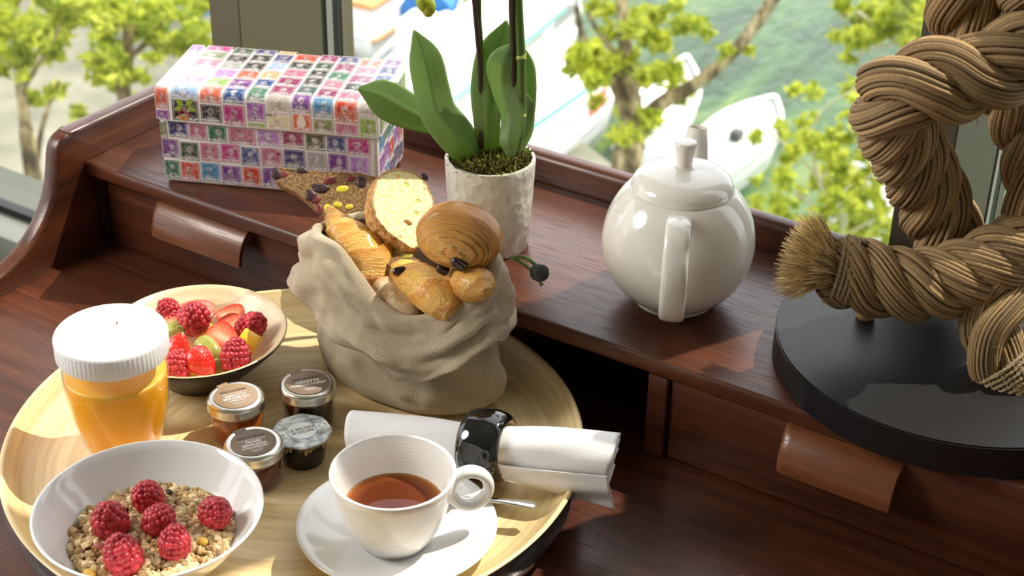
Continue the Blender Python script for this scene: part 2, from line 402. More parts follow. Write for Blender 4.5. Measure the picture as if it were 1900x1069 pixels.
def tree(label, trunk, branches, clumps, D, size=.13, bark=BARK, dens=1., group='trees along the quay', ground=True):
    """trunk/branches: lists of (u,v,width_px); clumps: (u,v,ru,rv) in the picture, all about D metres off"""
    ppm = F_PX/D
    P = lambda u, v, dd=0: at_d(u, v, D+dd)
    base = P(trunk[0][0], trunk[0][1]); root = np.array([base[0], base[1], GZ if ground else base[2]])
    t = empty('tree', root, label, 'tree', group)
    def limb(pts, nm, par, grd=False):
        pth = [P(u, v, dd) for u, v, w_, dd in pts]; rr = [w_/2/ppm for u, v, w_, dd in pts]
        if grd: pth = [root]+pth; rr = [rr[0]*1.15]+rr
        n = 8*len(pth); sp = smooth_path(pth, n); sr = np.interp(np.linspace(0, 1, n), np.linspace(0, 1, len(rr)), rr)
        v, f, uv = tube(sp-root, sr, 8); return MB().add(v, f).build(nm, bark, par)
    full = lambda L: [(q+(0,))[:4] if len(q) == 3 else q for q in L]
    tk = limb(full(trunk), 'trunk', t, ground)
    for b in branches: limb(full(b), 'branch', t)
    mb = MB(); sd = abs(hash(label)) % 1000 if False else int(sum(map(ord, label)))
    for k, (u, v, ru, rv) in enumerate(clumps):
        r = np.random.default_rng(sd+k); dd = r.uniform(-1.2, 1.2)
        c = P(u, v, dd)-root; n = int(dens*ru*rv*.085)+6
        leaves(mb, c, (ru/ppm, ru/ppm, rv/ppm), n, size, sd+k*7)
    tag(mb.build('foliage', LEAF, t, smooth=False), kind='stuff'); return t
def scatter(n, u0, u1, v0, v1, r0, r1, seed):
    r = random.Random(seed); return [(r.uniform(u0, u1), r.uniform(v0, v1), (q := r.uniform(r0, r1)), q*.75) for _ in range(n)]
tree('forked tree with mottled trunk growing between the boats', [(1160, 345, 58), (1168, 270, 56), (1176, 215, 48)],
     [[(1176, 225, 40), (1140, 150, 26), (1100, 105, 18), (1078, 60, 13), (1070, 10, 10)], [(1178, 215, 36), (1165, 130, 30), (1158, 60, 26), (1150, -40, 22)],
      [(1185, 230, 34), (1230, 190, 30), (1300, 150, 26), (1370, 85, 24), (1430, 5, 24), (1470, -60, 22)], [(1158, 120, 12), (1110, 60, 9), (1090, 20, 7)]],
     scatter(26, 1060, 1250, 10, 150, 16, 34, 3)+scatter(8, 1070, 1220, 130, 240, 14, 26, 4)+[(1265, 170, 28, 26), (1310, 60, 14, 12), (1390, 90, 12, 10), (1350, 95, 16, 12)]+scatter(6, 1200, 1300, 0, 60, 14, 22, 5)+[(1160, 250, 34, 18), (1200, 235, 26, 16)], 22, .10)
tree('bright leafy tree with slim trunk over the pale paving', [(62, 330, 30), (48, 240, 22), (36, 140, 17), (26, 20, 14)],
     [[(40, 170, 10), (90, 90, 8), (120, 30, 6)], [(66, 320, 12), (80, 230, 9), (110, 150, 7)]], scatter(30, -60, 190, -20, 130, 20, 36, 11)+scatter(5, 20, 170, 140, 190, 10, 18, 12), 20, .11)
tree('leafy yellow-green tree with dark stem beside the window post', [(232, 190, 26), (236, 120, 22), (238, 40, 18)], [[(236, 130, 12), (200, 70, 9), (180, 20, 7)], [(238, 110, 12), (290, 60, 9), (310, 10, 7)]],
     scatter(26, 170, 380, 10, 140, 16, 32, 21)+scatter(8, 110, 270, 130, 215, 8, 16, 22), 22, .11)
tree('tree with dark trunk partly hidden by the window post', [(368, 190, 24), (366, 110, 22), (362, 20, 18)], [], scatter(12, 290, 400, -20, 40, 14, 26, 31), 26, .12)
tree('twiggy pale-branched tree with yellow-green leaves below the rope lamp', [(1560, 470, 12), (1545, 400, 11), (1520, 330, 9), (1500, 260, 7)],
     [[(1550, 420, 7), (1480, 360, 6), (1420, 330, 4)], [(1535, 380, 7), (1610, 330, 6), (1680, 290, 4)], [(1520, 330, 6), (1460, 270, 5), (1400, 240, 3)], [(1520, 340, 6), (1580, 250, 5), (1630, 180, 4)], [(1560, 440, 7), (1640, 400, 5), (1700, 380, 4)], [(1500, 260, 5), (1530, 200, 4), (1600, 160, 3)], [(1548, 430, 6), (1450, 420, 5), (1400, 390, 4)]],
     scatter(120, 1400, 1700, 225, 450, 12, 26, 41)+scatter(18, 1470, 1650, 150, 240, 10, 18, 42), 16, .07, PALEB, .8)
tree('airy yellow-green tree leaning over the river beside the rope', [(1760, 190, 16), (1700, 110, 13), (1640, 60, 9), (1590, 20, 6)], [[(1700, 110, 8), (1680, 40, 6), (1660, -20, 4)], [(1660, 80, 6), (1600, 100, 5), (1560, 130, 3)]],
     scatter(30, 1560, 1720, -20, 60, 14, 28, 51)+scatter(14, 1550, 1700, 60, 150, 10, 20, 52), 24, .11, PALEB, ground=True)
tree('sparse light green tree standing beyond the white boats', [(930, -62, 10), (925, -90, 8), (922, -140, 6)], [[(925, -90, 5), (890, -30, 4), (870, 25, 3)], [(924, -100, 5), (945, -30, 4), (950, 30, 3)]], scatter(16, 825, 985, -25, 60, 10, 22, 61), 40, .15, PALEB)

# boats
BW = N('white_boat_paint', (.85, .86, .84), .35).m; BO = N('varnished_orange_trim', lin(205, 140, 75), .4).m; BB = N('blue_tarpaulin', lin(60, 130, 205), .6).m
BT = N('turquoise_stripe', lin(120, 205, 185), .5).m; BR = N('brick_red_panel', lin(205, 110, 85), .6).m; BG = N('grey_boat_deck', lin(190, 195, 188), .6).m; BD = N('dark_boat_window', (.03, .035, .035), .2).m
def boat(label, p0, p1, wid, hull=BW, parts=(), group='boats moored on the river'):
    """stern at picture point p0, bow at p1 (on the water)"""
    a = at(*p0, z=GZ-.6); b = at(*p1, z=GZ-.6); L = np.linalg.norm(b-a); d = (b-a)/L; ang = math.atan2(d[1], d[0])
    t = empty('boat', a, label, 'boat', group, rz=ang)
    def sect(s_): return wid/2*(1-max(0, (s_-.55)/.45)**2.2)*(.9+.1*min(1, s_*4))
    S_ = np.linspace(0, 1, 17); mb = MB()
    vs = []
    for s_ in S_:
        hw = max(sect(s_), .02); h = .75+.35*s_**2
        for yy, zz in ((-1, h), (-.93, h*.5), (-.7, -.1), (.7, -.1), (.93, h*.5), (1, h)): vs.append((s_*L, hw*yy, zz))
    f = [(6*j+i, 6*(j+1)+i, 6*(j+1)+i+1, 6*j+i+1) for j in range(16) for i in range(5)]+[tuple(range(6))]
    mb.add(vs, f).build('hull', hull, t, smooth=False)
    dk = []
    for s_ in S_: hw = max(sect(s_)-.06, .01); h = .70+.35*s_**2; dk += [(s_*L, -hw, h), (s_*L, hw, h)]
    MB().add(dk, [(2*j, 2*j+2, 2*j+3, 2*j+1) for j in range(16)]).build('deck', BG if hull is BW else BW, t, smooth=False)
    gw = MB()
    for sg in (-1, 1):
        pth = np.array([(s_*L, sg*max(sect(s_), .02), .78+.35*s_**2) for s_ in S_]); v, f, _ = tube(pth, .05, 5); gw.add(v, f)
    gw.build('gunwale', BO if any(p[0] == 'trim' for p in parts) else BW, t)
    for p in parts:
        if p[0] == 'trim': continue
        n, x0, x1, y0, y1, z0, z1, m, rd = p
        v, f = grid(lambda i, j: ((x0+(x1-x0)*i/8)*L, (y0+(y1-y0)*j/8)*wid/2, z1-rd*((j/4-1)**2)), 9, 9)
        lowv = v.copy(); lowv[:, 2] = z0; mb = MB().add(v, f).add(lowv, [tuple(reversed(q)) for q in f])
        rim = [i for i in range(8)]+[8+9*i for i in range(8)]+[80-i for i in range(8)]+[72-9*i for i in range(8)]
        mb.f += [(rim[i], rim[(i+1) % 32], rim[(i+1) % 32]+81, rim[i]+81) for i in range(32)]; mb.mi += [0]*32
        mb.build(n, m, t, smooth=False)
    return t
boat('long white river boat with a broad white awning', (728, 350), (1068, 62), 2.2, BW, [('cabin', .08, .62, -.85, .85, .6, 1.9, BW, .1), ('awning', .05, .66, -.95, .95, 1.95, 2.1, BW, .25), ('cabin_window', .12, .55, -.88, -.86, 1.2, 1.7, BG, .0), ('stripe', .05, .66, -.97, -.955, 1.86, 1.97, BT, 0), ('awning', .72, .97, -.6, .6, 1.7, 1.9, BW, .3)])
boat('white cabin boat with red panel and grey hatches beside the tree', (872, 395), (1132, 205), 1.8, BW, [('cabin', .25, .80, -.7, .7, .7, 1.55, BW, .12), ('hatch', .62, .74, -.74, -.71, .85, 1.25, BR, 0), ('hatch', .30, .38, -.74, -.71, .85, 1.25, BG, 0), ('hatch', .44, .50, -.74, -.71, .85, 1.25, BG, 0), ('stripe', .2, .85, -.72, -.705, 1.45, 1.58, BT, 0)])
boat('white round-ended boat behind the teapot spout', (1186, 345), (1268, 190), 1.25, BW, [('cabin', .1, .6, -.6, .6, .6, 1.3, BW, .15)])
boat('white rounded dinghy beside the twiggy tree', (1285, 375), (1428, 268), 1.4, BW, [('hatch', .45, .52, -.2, .1, .7, .97, BD, 0)])
boat('white motor boat with varnished orange trim', (655, 130), (768, 55), 1.2, BW, [('trim',), ('cabin', .1, .5, -.7, .7, .6, 1.5, BW, .1), ('wheelhouse_roof', .05, .55, -.8, .8, 1.5, 1.62, BO, .05), ('foredeck', .55, .9, -.5, .5, .7, 1.15, BW, .1)])
boat('wooden rowing boat with orange hull behind the stamp box', (570, 140), (668, 72), 1.0, BO, [('bench', .2, .3, -.8, .8, .8, .95, BW, 0), ('canopy', .35, .8, -.9, .9, 1.1, 1.3, BW, .2)])
boat('boat covered with bright blue tarpaulin', (790, 92), (846, -25), 1.3, BW, [('tarpaulin', .0, .95, -1, 1, .7, 1.5, BB, .45)])
boat('white boat with small wheelhouse and pointed bow', (722, 205), (832, 106), 1.4, BW, [('wheelhouse', .35, .6, -.5, .5, .7, 1.7, BW, .1), ('wheelhouse_window', .58, .61, -.4, .4, 1.2, 1.55, BD, 0)])
boat('blue boat glimpsed behind the tree by the window post', (260, 10), (395, 70), 2.6, BB, [('cabin', .2, .7, -.7, .7, .7, 1.5, BB, .1)])
boat('small white boat seen under the rope fringe', (1585, 440), (1665, 405), 2.0, BW, [('cabin', .2, .6, -.6, .6, .6, 1.1, BW, .1)])
# ================================================================== stamp-covered box on the shelf
ZS = .0955
def stamp_mat():
    n = N('printed_stamp', (.5, .1, .2), .28, Coat_Weight=.35, Coat_Roughness=.12)
    uv = n.coord('UV'); oi = n.node('ShaderNodeObjectInfo'); col = oi.outputs['Color']; rnd = oi.outputs['Random']
    x, y, _ = n.sep(uv)
    off = n.comb(n.math('MULTIPLY', rnd, 37.), n.math('MULTIPLY', rnd, 91.), n.math('MULTIPLY', rnd, 53.))
    va = n.node('ShaderNodeVectorMath', operation='ADD'); n.t.links.new(uv, va.inputs[0]); n.t.links.new(off, va.inputs[1]); p = va.outputs[0]
    blot = n.noise(p, 4.5, 5., .62, .4)
    # head-and-shoulders silhouette, its height and side differing from stamp to stamp
    hx = n.math('ADD', .42, n.math('MULTIPLY', rnd, .16))
    dx = n.math('DIVIDE', n.math('SUBTRACT', x, hx), .17); dy = n.math('DIVIDE', n.math('SUBTRACT', y, .60), .22)
    head = n.math('ADD', n.math('MULTIPLY', dx, dx), n.math('MULTIPLY', dy, dy))
    dx2 = n.math('DIVIDE', n.math('SUBTRACT', x, hx), .36); dy2 = n.math('DIVIDE', n.math('SUBTRACT', y, .12), .26)
    shou = n.math('ADD', n.math('MULTIPLY', dx2, dx2), n.math('MULTIPLY', dy2, dy2))
    fig = n.math('MINIMUM', head, shou)
    figm = n.ramp(n.math('ADD', fig, n.math('MULTIPLY', n.math('SUBTRACT', blot, .5), 1.5)), [(.75, (1,)*3), (1.0, (0,)*3)])
    tone = n.ramp(blot, [(.36, (.0,)*3), (.52, (.55,)*3), (.66, (1.,)*3)])
    lines = n.wave(n.mapping(p, (1, 1, 1), (0, 0, .6)), 14., 1.5, 2.)
    tone = n.mix(tone, lines, .18)
    light = n.mix(col, (.86, .80, .78), .70); dark = n.mix(col, (.02, .015, .03), .55)
    bgc = n.mix(col, light, n.math('MULTIPLY', n.ramp(blot, [(.45, (0,)*3), (.75, (1,)*3)]), .5))
    figc = n.mix(dark, light, tone)
    img = n.mix(bgc, figc, figm)
    # inner frame line and small value lettering block
    ex = n.math('MINIMUM', n.math('SUBTRACT', x, 0.), n.math('SUBTRACT', 1., x)); ey = n.math('MINIMUM', y, n.math('SUBTRACT', 1., y))
    e = n.math('MINIMUM', ex, ey)
    img = n.mix(img, light, n.ramp(e, [(.055, (0,)*3), (.06, (.55,)*3), (.085, (.55,)*3), (.09, (0,)*3)], 'CONSTANT'))
    band = n.math('MULTIPLY', n.ramp(y, [(.09, (0,)*3), (.10, (1,)*3), (.17, (1,)*3), (.18, (0,)*3)]), n.ramp(n.noise(n.mapping(p, (26, 3, 1)), 1., 0.), [(.48, (0,)*3), (.52, (1,)*3)]))
    img = n.mix(img, (.82, .80, .78), n.math('MULTIPLY', band, .8))
    n.set('Base Color', n.mix((.80, .77, .76), img, n.ramp(e, [(.012, (0,)*3), (.03, (1,)*3)])))
    return n.m
STAMP = stamp_mat()
PAPER = N('off_white_paper', (.74, .71, .70), .35, Coat_Weight=.3, Coat_Roughness=.15).m
BA = np.array([-1.028, .9906]); BANG = math.atan2(.0850, .1967); BWD, BDP, BH = .2145, .108, .070
box_root = empty('stamp_box', (BA[0], BA[1], ZS), 'lidded keepsake box covered all over with colourful postage stamps', 'box', rz=BANG)
me = box_mesh('body', (BWD, BDP, BH), .0045, 3, (BWD/2, BDP/2, BH/2+.0002)); me.materials.append(PAPER); shade(me, 50); bbody = link('body', me, box_root)
LH, LO, LR = .033, .0030, .0085
zb = BH-.003
bm = bmesh.new(); bmesh.ops.create_cube(bm, size=1)
for q in bm.verts: q.co = Vector((q.co.x*(BWD+2*LO)+BWD/2, q.co.y*(BDP+2*LO)+BDP/2, q.co.z*LH+zb+LH/2))
bmesh.ops.bevel(bm, geom=[e for e in bm.edges if max(e.verts[0].co.z, e.verts[1].co.z) > zb+.001], offset=LR, segments=6, affect='EDGES', profile=.5)
me = bpy.data.meshes.new('lid'); bm.to_mesh(me); bm.free()
me.materials.append(PAPER); shade(me, 50); blid = link('lid', me, box_root)
SC = {'m': (130, 25, 85), 'mg': (175, 40, 120), 'p': (110, 50, 130), 'pl': (165, 120, 185), 'b': (30, 70, 130), 'bl': (60, 125, 170), 'n': (35, 45, 105), 'g': (30, 110, 80), 'dg': (45, 75, 50),
      'lg': (130, 165, 70), 'o': (190, 60, 30), 'or': (205, 90, 60), 'y': (190, 150, 95), 'k': (30, 28, 30), 'gy': (150, 150, 150), 'pk': (175, 95, 125), 'lb': (140, 165, 205), 't': (25, 75, 80), 'cr': (205, 195, 160), 'vi': (140, 60, 160), 'ol': (110, 125, 85), 'w': (185, 175, 165)}
def stamp(par, surf, s0, s1, t0, t1, c, n=5):
    """patch of the box surface between unrolled coordinates"""
    v = []; uv = []
    for j in range(n):
        for i in range(n):
            v.append(surf(s0+(s1-s0)*i/(n-1), t0+(t1-t0)*j/(n-1))); uv.append((i/(n-1), j/(n-1)))
    f = [(j*n+i, j*n+i+1, (j+1)*n+i+1, (j+1)*n+i) for j in range(n-1) for i in range(n-1)]
    o = MB().add(v, f, uv).build('stamp', STAMP, par); r, g, b = lin(*SC[c]) if isinstance(c, str) else lin(*c); o.color = (r, g, b, 1)
    return o
EP = .00035
def lid_surf(s, t):
    """s along the width, t up the front face, over the rounded edge and back across the top"""
    y0 = -LO; hz = zb+LH
    a = LH-LR; arc = LR*PI/2
    if t <= a: return (s, y0-EP, zb+t)
    if t <= a+arc:
        k = (t-a)/LR; return (s, y0+LR-(LR+EP)*math.cos(k), hz-LR+(LR+EP)*math.sin(k))
    return (s, y0+LR+(t-a-arc), hz+EP)
def body_surf(s, t):
    """s along the front then round the corner along the right side"""
    if s <= BWD-.004: return (s, -EP, t)
    k = (s-(BWD-.004))/.004
    if k <= PI/2: return (BWD-.004+(.004+EP)*math.sin(k), .004-(.004+EP)*math.cos(k), t)
    return (BWD+EP, .004+(s-(BWD-.004)-.004*PI/2), t)
def side_surf(s, t): # right end of the lid
    return (BWD+LO+EP, s, zb+t)
rr = random.Random(5)
# lid: columns of stamps running from the front edge over the top (colours read off the box)
cols_ = [(-.0010, .0125, -.010, ['vi', 'or', 'lb', 'lb', 'lb', 'cr']), (.0150, .0262, .000, [('L', 'k'), 'lb', 'pl', 'w', 'pk']), (.0432, .0210, .002, ['k', 'or', 'lg', 'pl', 'gy', 'k']),
         (.0658, .0210, .001, ['mg', 'b', 'p', 'or', 'k', 'k']), (.0890, .0175, -.0125, ['lg', 'vi', 'g', 'b', 'y', 'lb']), (.1082, .0230, -.004, ['cr', 'w', 'm', 'm', 'pk', 'k']),
         (.1330, .0180, .0005, ['or', 'p', 't', 'k', 'k', 'dg']), (.1528, .0195, -.006, ['ol', 'bl', 'm', 'pk', 'g', 'm']), (.1742, .0215, -.007, ['pk', 'o', 'pk', 'k', 'm', 'pk']), (.1975, .0165, .001, ['lg', 'w', 'lb', 'lb', 'b', 'n'])]
TT = LH-LR+LR*PI/2+BDP-.004
for x0, wd, t, cs in cols_:
    for c in cs+[rr.choice(list(SC)) for _ in range(3)]:
        if t > TT-.004: break
        hh = .0205 if not isinstance(c, tuple) else .026
        if isinstance(c, tuple): c = c[1]
        h2 = hh*rr.uniform(.88, 1.06); a, b = max(t, .0012), min(t+h2, TT)
        if b-a > .004: stamp(blid, lid_surf, x0+.0002, x0+wd+.0004, a, b, c, 7)
        t += h2+.0011
# leaf-and-berry picture on the dark stamp
LFC = [N('printed_leaf_green', lin(150, 170, 60), .3).m, N('printed_berry_red', lin(170, 60, 55), .3).m, N('printed_leaf_orange', lin(205, 140, 80), .3).m]
def blob(par, surf, s, t, a, rx, ry, m, name):
    v = [surf(s, t)]; pts = []
    for k in range(14):
        th = 2*PI*k/14; ex_ = rx*math.cos(th); ey_ = ry*math.sin(th)*(1-.35*math.cos(th)); pts.append(surf(s+ex_*math.cos(a)-ey_*math.sin(a), t+ex_*math.sin(a)+ey_*math.cos(a)))
    v += pts; v = [(p[0], p[1]-.0002, p[2]+.0002) for p in v]
    MB().add(v, [(0, 1+k, 1+(k+1) % 14) for k in range(14)]).build(name, m, par)
for s, t, a, rx, ry, k in ((.0235, .020, 2.3, .0045, .0026, 0), (.0335, .021, .9, .0045, .0026, 0), (.0215, .0135, 3.5, .0040, .0024, 0), (.0355, .0140, -.3, .0040, .0024, 0), (.0235, .0045, 2.6, .0035, .0022, 2), (.0285, .0045, .5, .0035, .0022, 2),
                           (.0255, .0125, 0, .0014, .0014, 1), (.0285, .010, 0, .0013, .0013, 1), (.0320, .0085, 0, .0014, .0014, 1), (.0225, .0095, 0, .0012, .0012, 1)):
    blob(blid, lid_surf, s, t, a, rx, ry, LFC[k], 'printed_motif')
# white face on the red stamp
blob(blid, lid_surf, .1420, .0115, PI/2, .0072, .0042, N('printed_pale_face', (.72, .66, .60), .35).m, 'printed_motif')
# body front, three staggered rows
rows = [(.0478, .0175, [('ol', .0066), ('n', .0195), ('pk', .0176), ('g', .0185), ('pk', .0270), ('pl', .0235), ('m', .0215), ('dg', .0195), ('b', .0185), ('mg', .0225)], .0005),
        (.0262, .0200, [('p', .0165), ('dg', .0190), ('pk', .0190), ('mg', .0190), ('b', .0182), ('pk', .0212), ('n', .0218), ('gy', .0195), ('p', .0195), ('pl', .0195)], .0005),
        (.0040, .0205, [('g', .0150), ('o', .0190), ('bl', .0188), ('p', .0205), ('o', .0180), ('p', .0215), ('k', .0195), ('m', .0195), ('bl', .0180), ('pk', .0180)], .0010)]
for k, (z0, h, L, s) in enumerate(rows):
    for c, wd in L:
        if s+wd > BWD-.001: break
        dz = rr.uniform(-.001, .001); stamp(bbody, body_surf, s+.0001, s+wd-.0001, max(.0015, z0+dz), z0+h+dz, c, 3); s += wd+.0013
# right side of body and lid
ss = BWD-.004+.0065
for k in range(5):
    for j in range(3):
        a = ss+k*.0193+.0006
        if a+.0175 < BWD+BDP-.006: stamp(bbody, body_surf, a, a+.0175, .0015+j*.0218+.004*(k % 2), .0015+j*.0218+.0200+.004*(k % 2) if j < 2 else .0665, rr.choice(['ol', 'o', 'n', 'p', 'bl', 'mg', 'g', 'vi']), 3)
for k in range(5):
    stamp(blid, side_surf, .003+k*.0205, .003+k*.0205+.0185, .0030, LH-LR+.001, rr.choice(['ol', 'dg', 'lg', 'w', 'p']), 3)
INKW = N('printed_white_digits', (.8, .78, .76), .4).m; INKK = N('printed_black_postmark', (.02, .02, .02), .4).m
for tx, s, t, par, sf, m, sz in (('70', .1475, .0035, blid, lid_surf, INKW, .0042), ('1979.-7', .1120, .0150, blid, lid_surf, INKK, .0036)):
    p = sf(s, t); text_mesh(tx, sz, m, par, (p[0], p[1]-.0004, p[2]), (PI/2, 0, 0), 'stamp_digits')
for tx, s, t, m in (('20', .0745, .0430, INKW), ('RF', .0935, .0425, INKW), ('40', .1165, .0410, INKK), ('45', .2060, .0610, INKW), ('20', .0110, .0290, INKK)):
    p = body_surf(s, t); text_mesh(tx, .0042, m, bbody, (p[0], p[1]-.0004, p[2]), (PI/2, 0, 0), 'stamp_digits')

# ================================================================== orchid in a hammered pot
OC = np.array([-.699, 1.0667])
orc = empty('potted_orchid', (*OC, ZS), 'orchid with broad green leaves in a hammered grey pot', 'plant')
POT = N('hammered_grey_pot', lin(186, 184, 172), .42)
c = POT.coord(); x, y, z = POT.sep(c); ang = POT.math('ARCTAN2', y, x)
pv = POT.comb(POT.math('MULTIPLY', ang, 5.0), POT.math('MULTIPLY', z, 105.), 0.)
vo = POT.voro(pv, 1.); vc = POT.voro(pv, 1., out='Color')
POT.set('Base Color', POT.mix(lin(190, 186, 172), lin(212, 209, 198), POT.math('MULTIPLY', POT.sep(vc)[0], 1.))); POT.bump(vo, .35, .003); POT.set('Coat Weight', .2); POT = POT.m
PHT = .0870
v, f = lathe([(0, .0003), (.0345, .0003), (.0355, .0012), (.0385, .045), (.0403, .080), (.0405, PHT-.001), (.0400, PHT), (.0375, PHT), (.0370, PHT-.001), (.0350, .068), (0, .068)], 96)
MB().add(v, f).build('pot', POT, orc); shade(orc.children[0].data, 60)
MOSS = N('brown_green_moss', (.1, .1, .03), .95); MOSS.set('Base Color', MOSS.attr()); MOSS = MOSS.m
mb = MB(); r = np.random.default_rng(3)
v, f = grid(lambda i, j: ((.037*j/11)*math.cos(2*PI*i/48), (.037*j/11)*math.sin(2*PI*i/48), .0800+.006*(1-(j/11)**2)+.002*mnoise.noise(Vector((i*.4, j*.6, 1)))), 48, 12, True)
mb.add(v, f, col=lin(92, 76, 38))
for k in range(1900):
    a = r.random()*2*PI; rad = .0375*math.sqrt(r.random()); p = np.array([rad*math.cos(a), rad*math.sin(a), .083+.006*(1-(rad/.037)**2)])
    d = r.normal(size=3)*[1, 1, .7]; d[2] = abs(d[2])+.2; d /= np.linalg.norm(d); L = r.uniform(.004, .010); s_ = np.cross(d, r.normal(size=3)); s_ /= np.linalg.norm(s_)
    cc = [lin(120, 128, 40), lin(88, 74, 34), lin(150, 150, 60), lin(70, 56, 26), lin(108, 92, 48)][r.choice(5, p=[.25, .25, .15, .15, .2])]
    q = p+d*L*.5+np.array([0, 0, .0005]); e = p+d*L; mb.add([p-s_*.0006, p+s_*.0006, q+s_*.0008, e, q-s_*.0008], [(0, 1, 2, 4), (4, 2, 3)], col=cc)
for k in range(34):   # small fern-like moss fronds
    a = r.random()*2*PI; rad = .034*math.sqrt(r.random()); p = np.array([rad*math.cos(a), rad*math.sin(a), .086]); d = np.array([r.normal()*.5, r.normal()*.5, 1]); d /= np.linalg.norm(d); L = r.uniform(.009, .017)
    s_ = np.cross(d, r.normal(size=3)); s_ /= np.linalg.norm(s_)
    for j in range(7):
        b = p+d*L*j/7
        for sg in (-1, 1): e = b+sg*s_*.0035*(1-j/8)+d*.002; mb.add([b, b+d*.0012, e], [(0, 1, 2)], col=lin(136, 150, 52))
tag(mb.build('moss', MOSS, orc, smooth=False), kind='stuff')
LF = N('orchid_leaf', lin(70, 104, 42), .30, Coat_Weight=.25, Coat_Roughness=.2); c = LF.coord('UV'); x, y, _ = LF.sep(c)
ve = LF.wave(LF.mapping(c, (1, 1, 1)), 9., .6, 1., 'Y'); LF.set('Base Color', LF.mix(lin(104, 138, 78), lin(172, 190, 138), LF.math('MULTIPLY', ve, LF.noise(LF.mapping(c, (3, 20, 1)), 2.))))
LF.bump(ve, .12, .001); LF.set('Subsurface Weight', .0)
t_ = LF.t; tr = LF.node('ShaderNodeBsdfTranslucent'); tr.inputs[0].default_value = (*lin(170, 205, 70), 1); mx = LF.node('ShaderNodeMixShader'); mx.inputs[0].default_value = .38
t_.links.new(LF.b.outputs[0], mx.inputs[1]); t_.links.new(tr.outputs[0], mx.inputs[2]); t_.links.new(mx.outputs[0], t_.nodes['Material Output'].inputs[0]); LF = LF.m
O3 = np.array([*OC, ZS])
def leaf(spine, widths, side, fold=.25, n=40, m=13, thick=.0012):
    """leaf blade along a spine; side = sideways direction(s); fold = V fold depth"""
    sp = smooth_path(spine, n); wd = smooth_path([(q, 0, 0) for q in widths], n)[:, 0]
    sd = smooth_path(side, n) if np.ndim(side) == 2 else np.repeat(np.array(side, float)[None], n, 0)
    t = np.gradient(sp, axis=0); t /= np.linalg.norm(t, axis=1)[:, None]
    sd = sd-t*(sd*t).sum(1)[:, None]; sd /= np.linalg.norm(sd, axis=1)[:, None]; nr = np.cross(t, sd)
    v = []; uv = []
    for i in range(n):
        for j in range(m):
            q = 2*j/(m-1)-1; v.append(sp[i]+sd[i]*q*wd[i]+nr[i]*wd[i]*(fold*abs(q)**1.3-.06*math.exp(-(q/.08)**2))); uv.append((i/n, j/(m-1)))
    f = [(i*m+j, i*m+j+1, (i+1)*m+j+1, (i+1)*m+j) for i in range(n-1) for j in range(m-1)]
    o = MB().add(np.array(v)-O3, f, uv).build('leaf', LF, orc)
    md = o.modifiers.new('thickness', 'SOLIDIFY'); md.thickness = thick; md.offset = 0
    return o
def pl(u, v, o=0.): return at_pl(u, v, (*OC, 0), o)
cb = np.array([OC[0]-.004, OC[1], ZS+.082])
# long leaf arching left (upright blade), leaf reaching over the box, and the standing leaves
leaf([cb+[0, 0, -.006], pl(858, 262, .012), pl(815, 212, .012), pl(800, 165, .006), pl(787, 105, .0), pl(768, 56, -.006)], [.010, .0165, .0160, .0155, .0135, .0008], [IMR*.25+UP*.9-FWD*.1, UP*.8+IMR*.5, IMR*.8+UP*.45, IMR, IMR, IMR], .32)
leaf([pl(832, 243, -.004), pl(790, 222, -.002), pl(745, 200, .002), pl(705, 178, .004), pl(664, 164, .004)], [.006, .012, .0165, .0155, .0010], [UP*.9+IMR*.3, UP*.85+IMR*.35, UP*.85+IMR*.4, UP*.8+IMR*.45, UP*.8+IMR*.5], .12)
leaf([cb+[0, .004, -.006], pl(905, 225, .004), pl(908, 160, .0), pl(925, 95, -.006), pl(940, 38, -.012)], [.009, .012, .0155, .0165, .0010], IMR*.95+FWD*.25, .30)
leaf([pl(948, 290, .020), pl(943, 262, .024), pl(945, 215, .016), pl(930, 165, .010), pl(936, 112, .012), pl(952, 80, .006)], [.004, .0090, .0125, .0150, .0125, .0010], [IMR, IMR*.9-FWD*.35, IMR*.75-FWD*.6, IMR*.85-FWD*.5, IMR, IMR], .34)
leaf([cb+[.006, .006, -.004], pl(963, 240, -.004), pl(968, 185, -.010), pl(960, 120, -.016), pl(955, 70, -.02)], [.006, .009, .0125, .014, .001], IMR*.9-FWD*.2, .25)
leaf([pl(960, 280, .0), pl(972, 245, -.004), pl(976, 205, -.006), pl(978, 176, -.004)], [.006, .0105, .0095, .001], IMR*.8+FWD*.5, .25)
STG = N('green_flower_stem', lin(74, 100, 34), .4).m; STB = N('brown_support_cane', lin(56, 40, 30), .5).m; BUD = N('green_orchid_bud', lin(150, 165, 40), .35).m
def stem(pts, rad, m, name, n=24):
    v, f, uv = tube(smooth_path(pts, n)-O3, rad, 10); return MB().add(v, f).build(name, m, orc)
stem([pl(893, 275, .002), pl(892, 200, .0), pl(890, 120, 0), pl(880, 0, 0), pl(872, -120, -.005)], .0022, STB, 'support_cane')
stem([pl(895, 270, -.004), pl(893, 100, -.004), pl(889, 30, -.003), pl(886, -60, -.003), pl(860, -170, .0), pl(800, -120, .004), pl(792, -40, .004), pl(790, -14, .004)], .0021, STG, 'flower_stem', 60)
stem([pl(954, 285, .012), pl(953, 180, .010), pl(952, 90, .008), pl(949, 0, .008), pl(948, -140, .008)], .0027, STB, 'support_cane')
sg = stem([pl(958, 282, .016), pl(967, 225, .014), pl(967, 120, .010), pl(961, 0, .006), pl(958, -140, .004)], .0041, STG, 'flower_stem')
NODE = N('pale_stem_node', lin(150, 160, 80), .5).m
for u, v in ((967, 212), (967, 105)):
    p = pl(u, v, .0135 if v > 150 else .0095); q = stem([p-UP*.003, p, p+UP*.003], .0045, NODE, 'stem_node', 8)
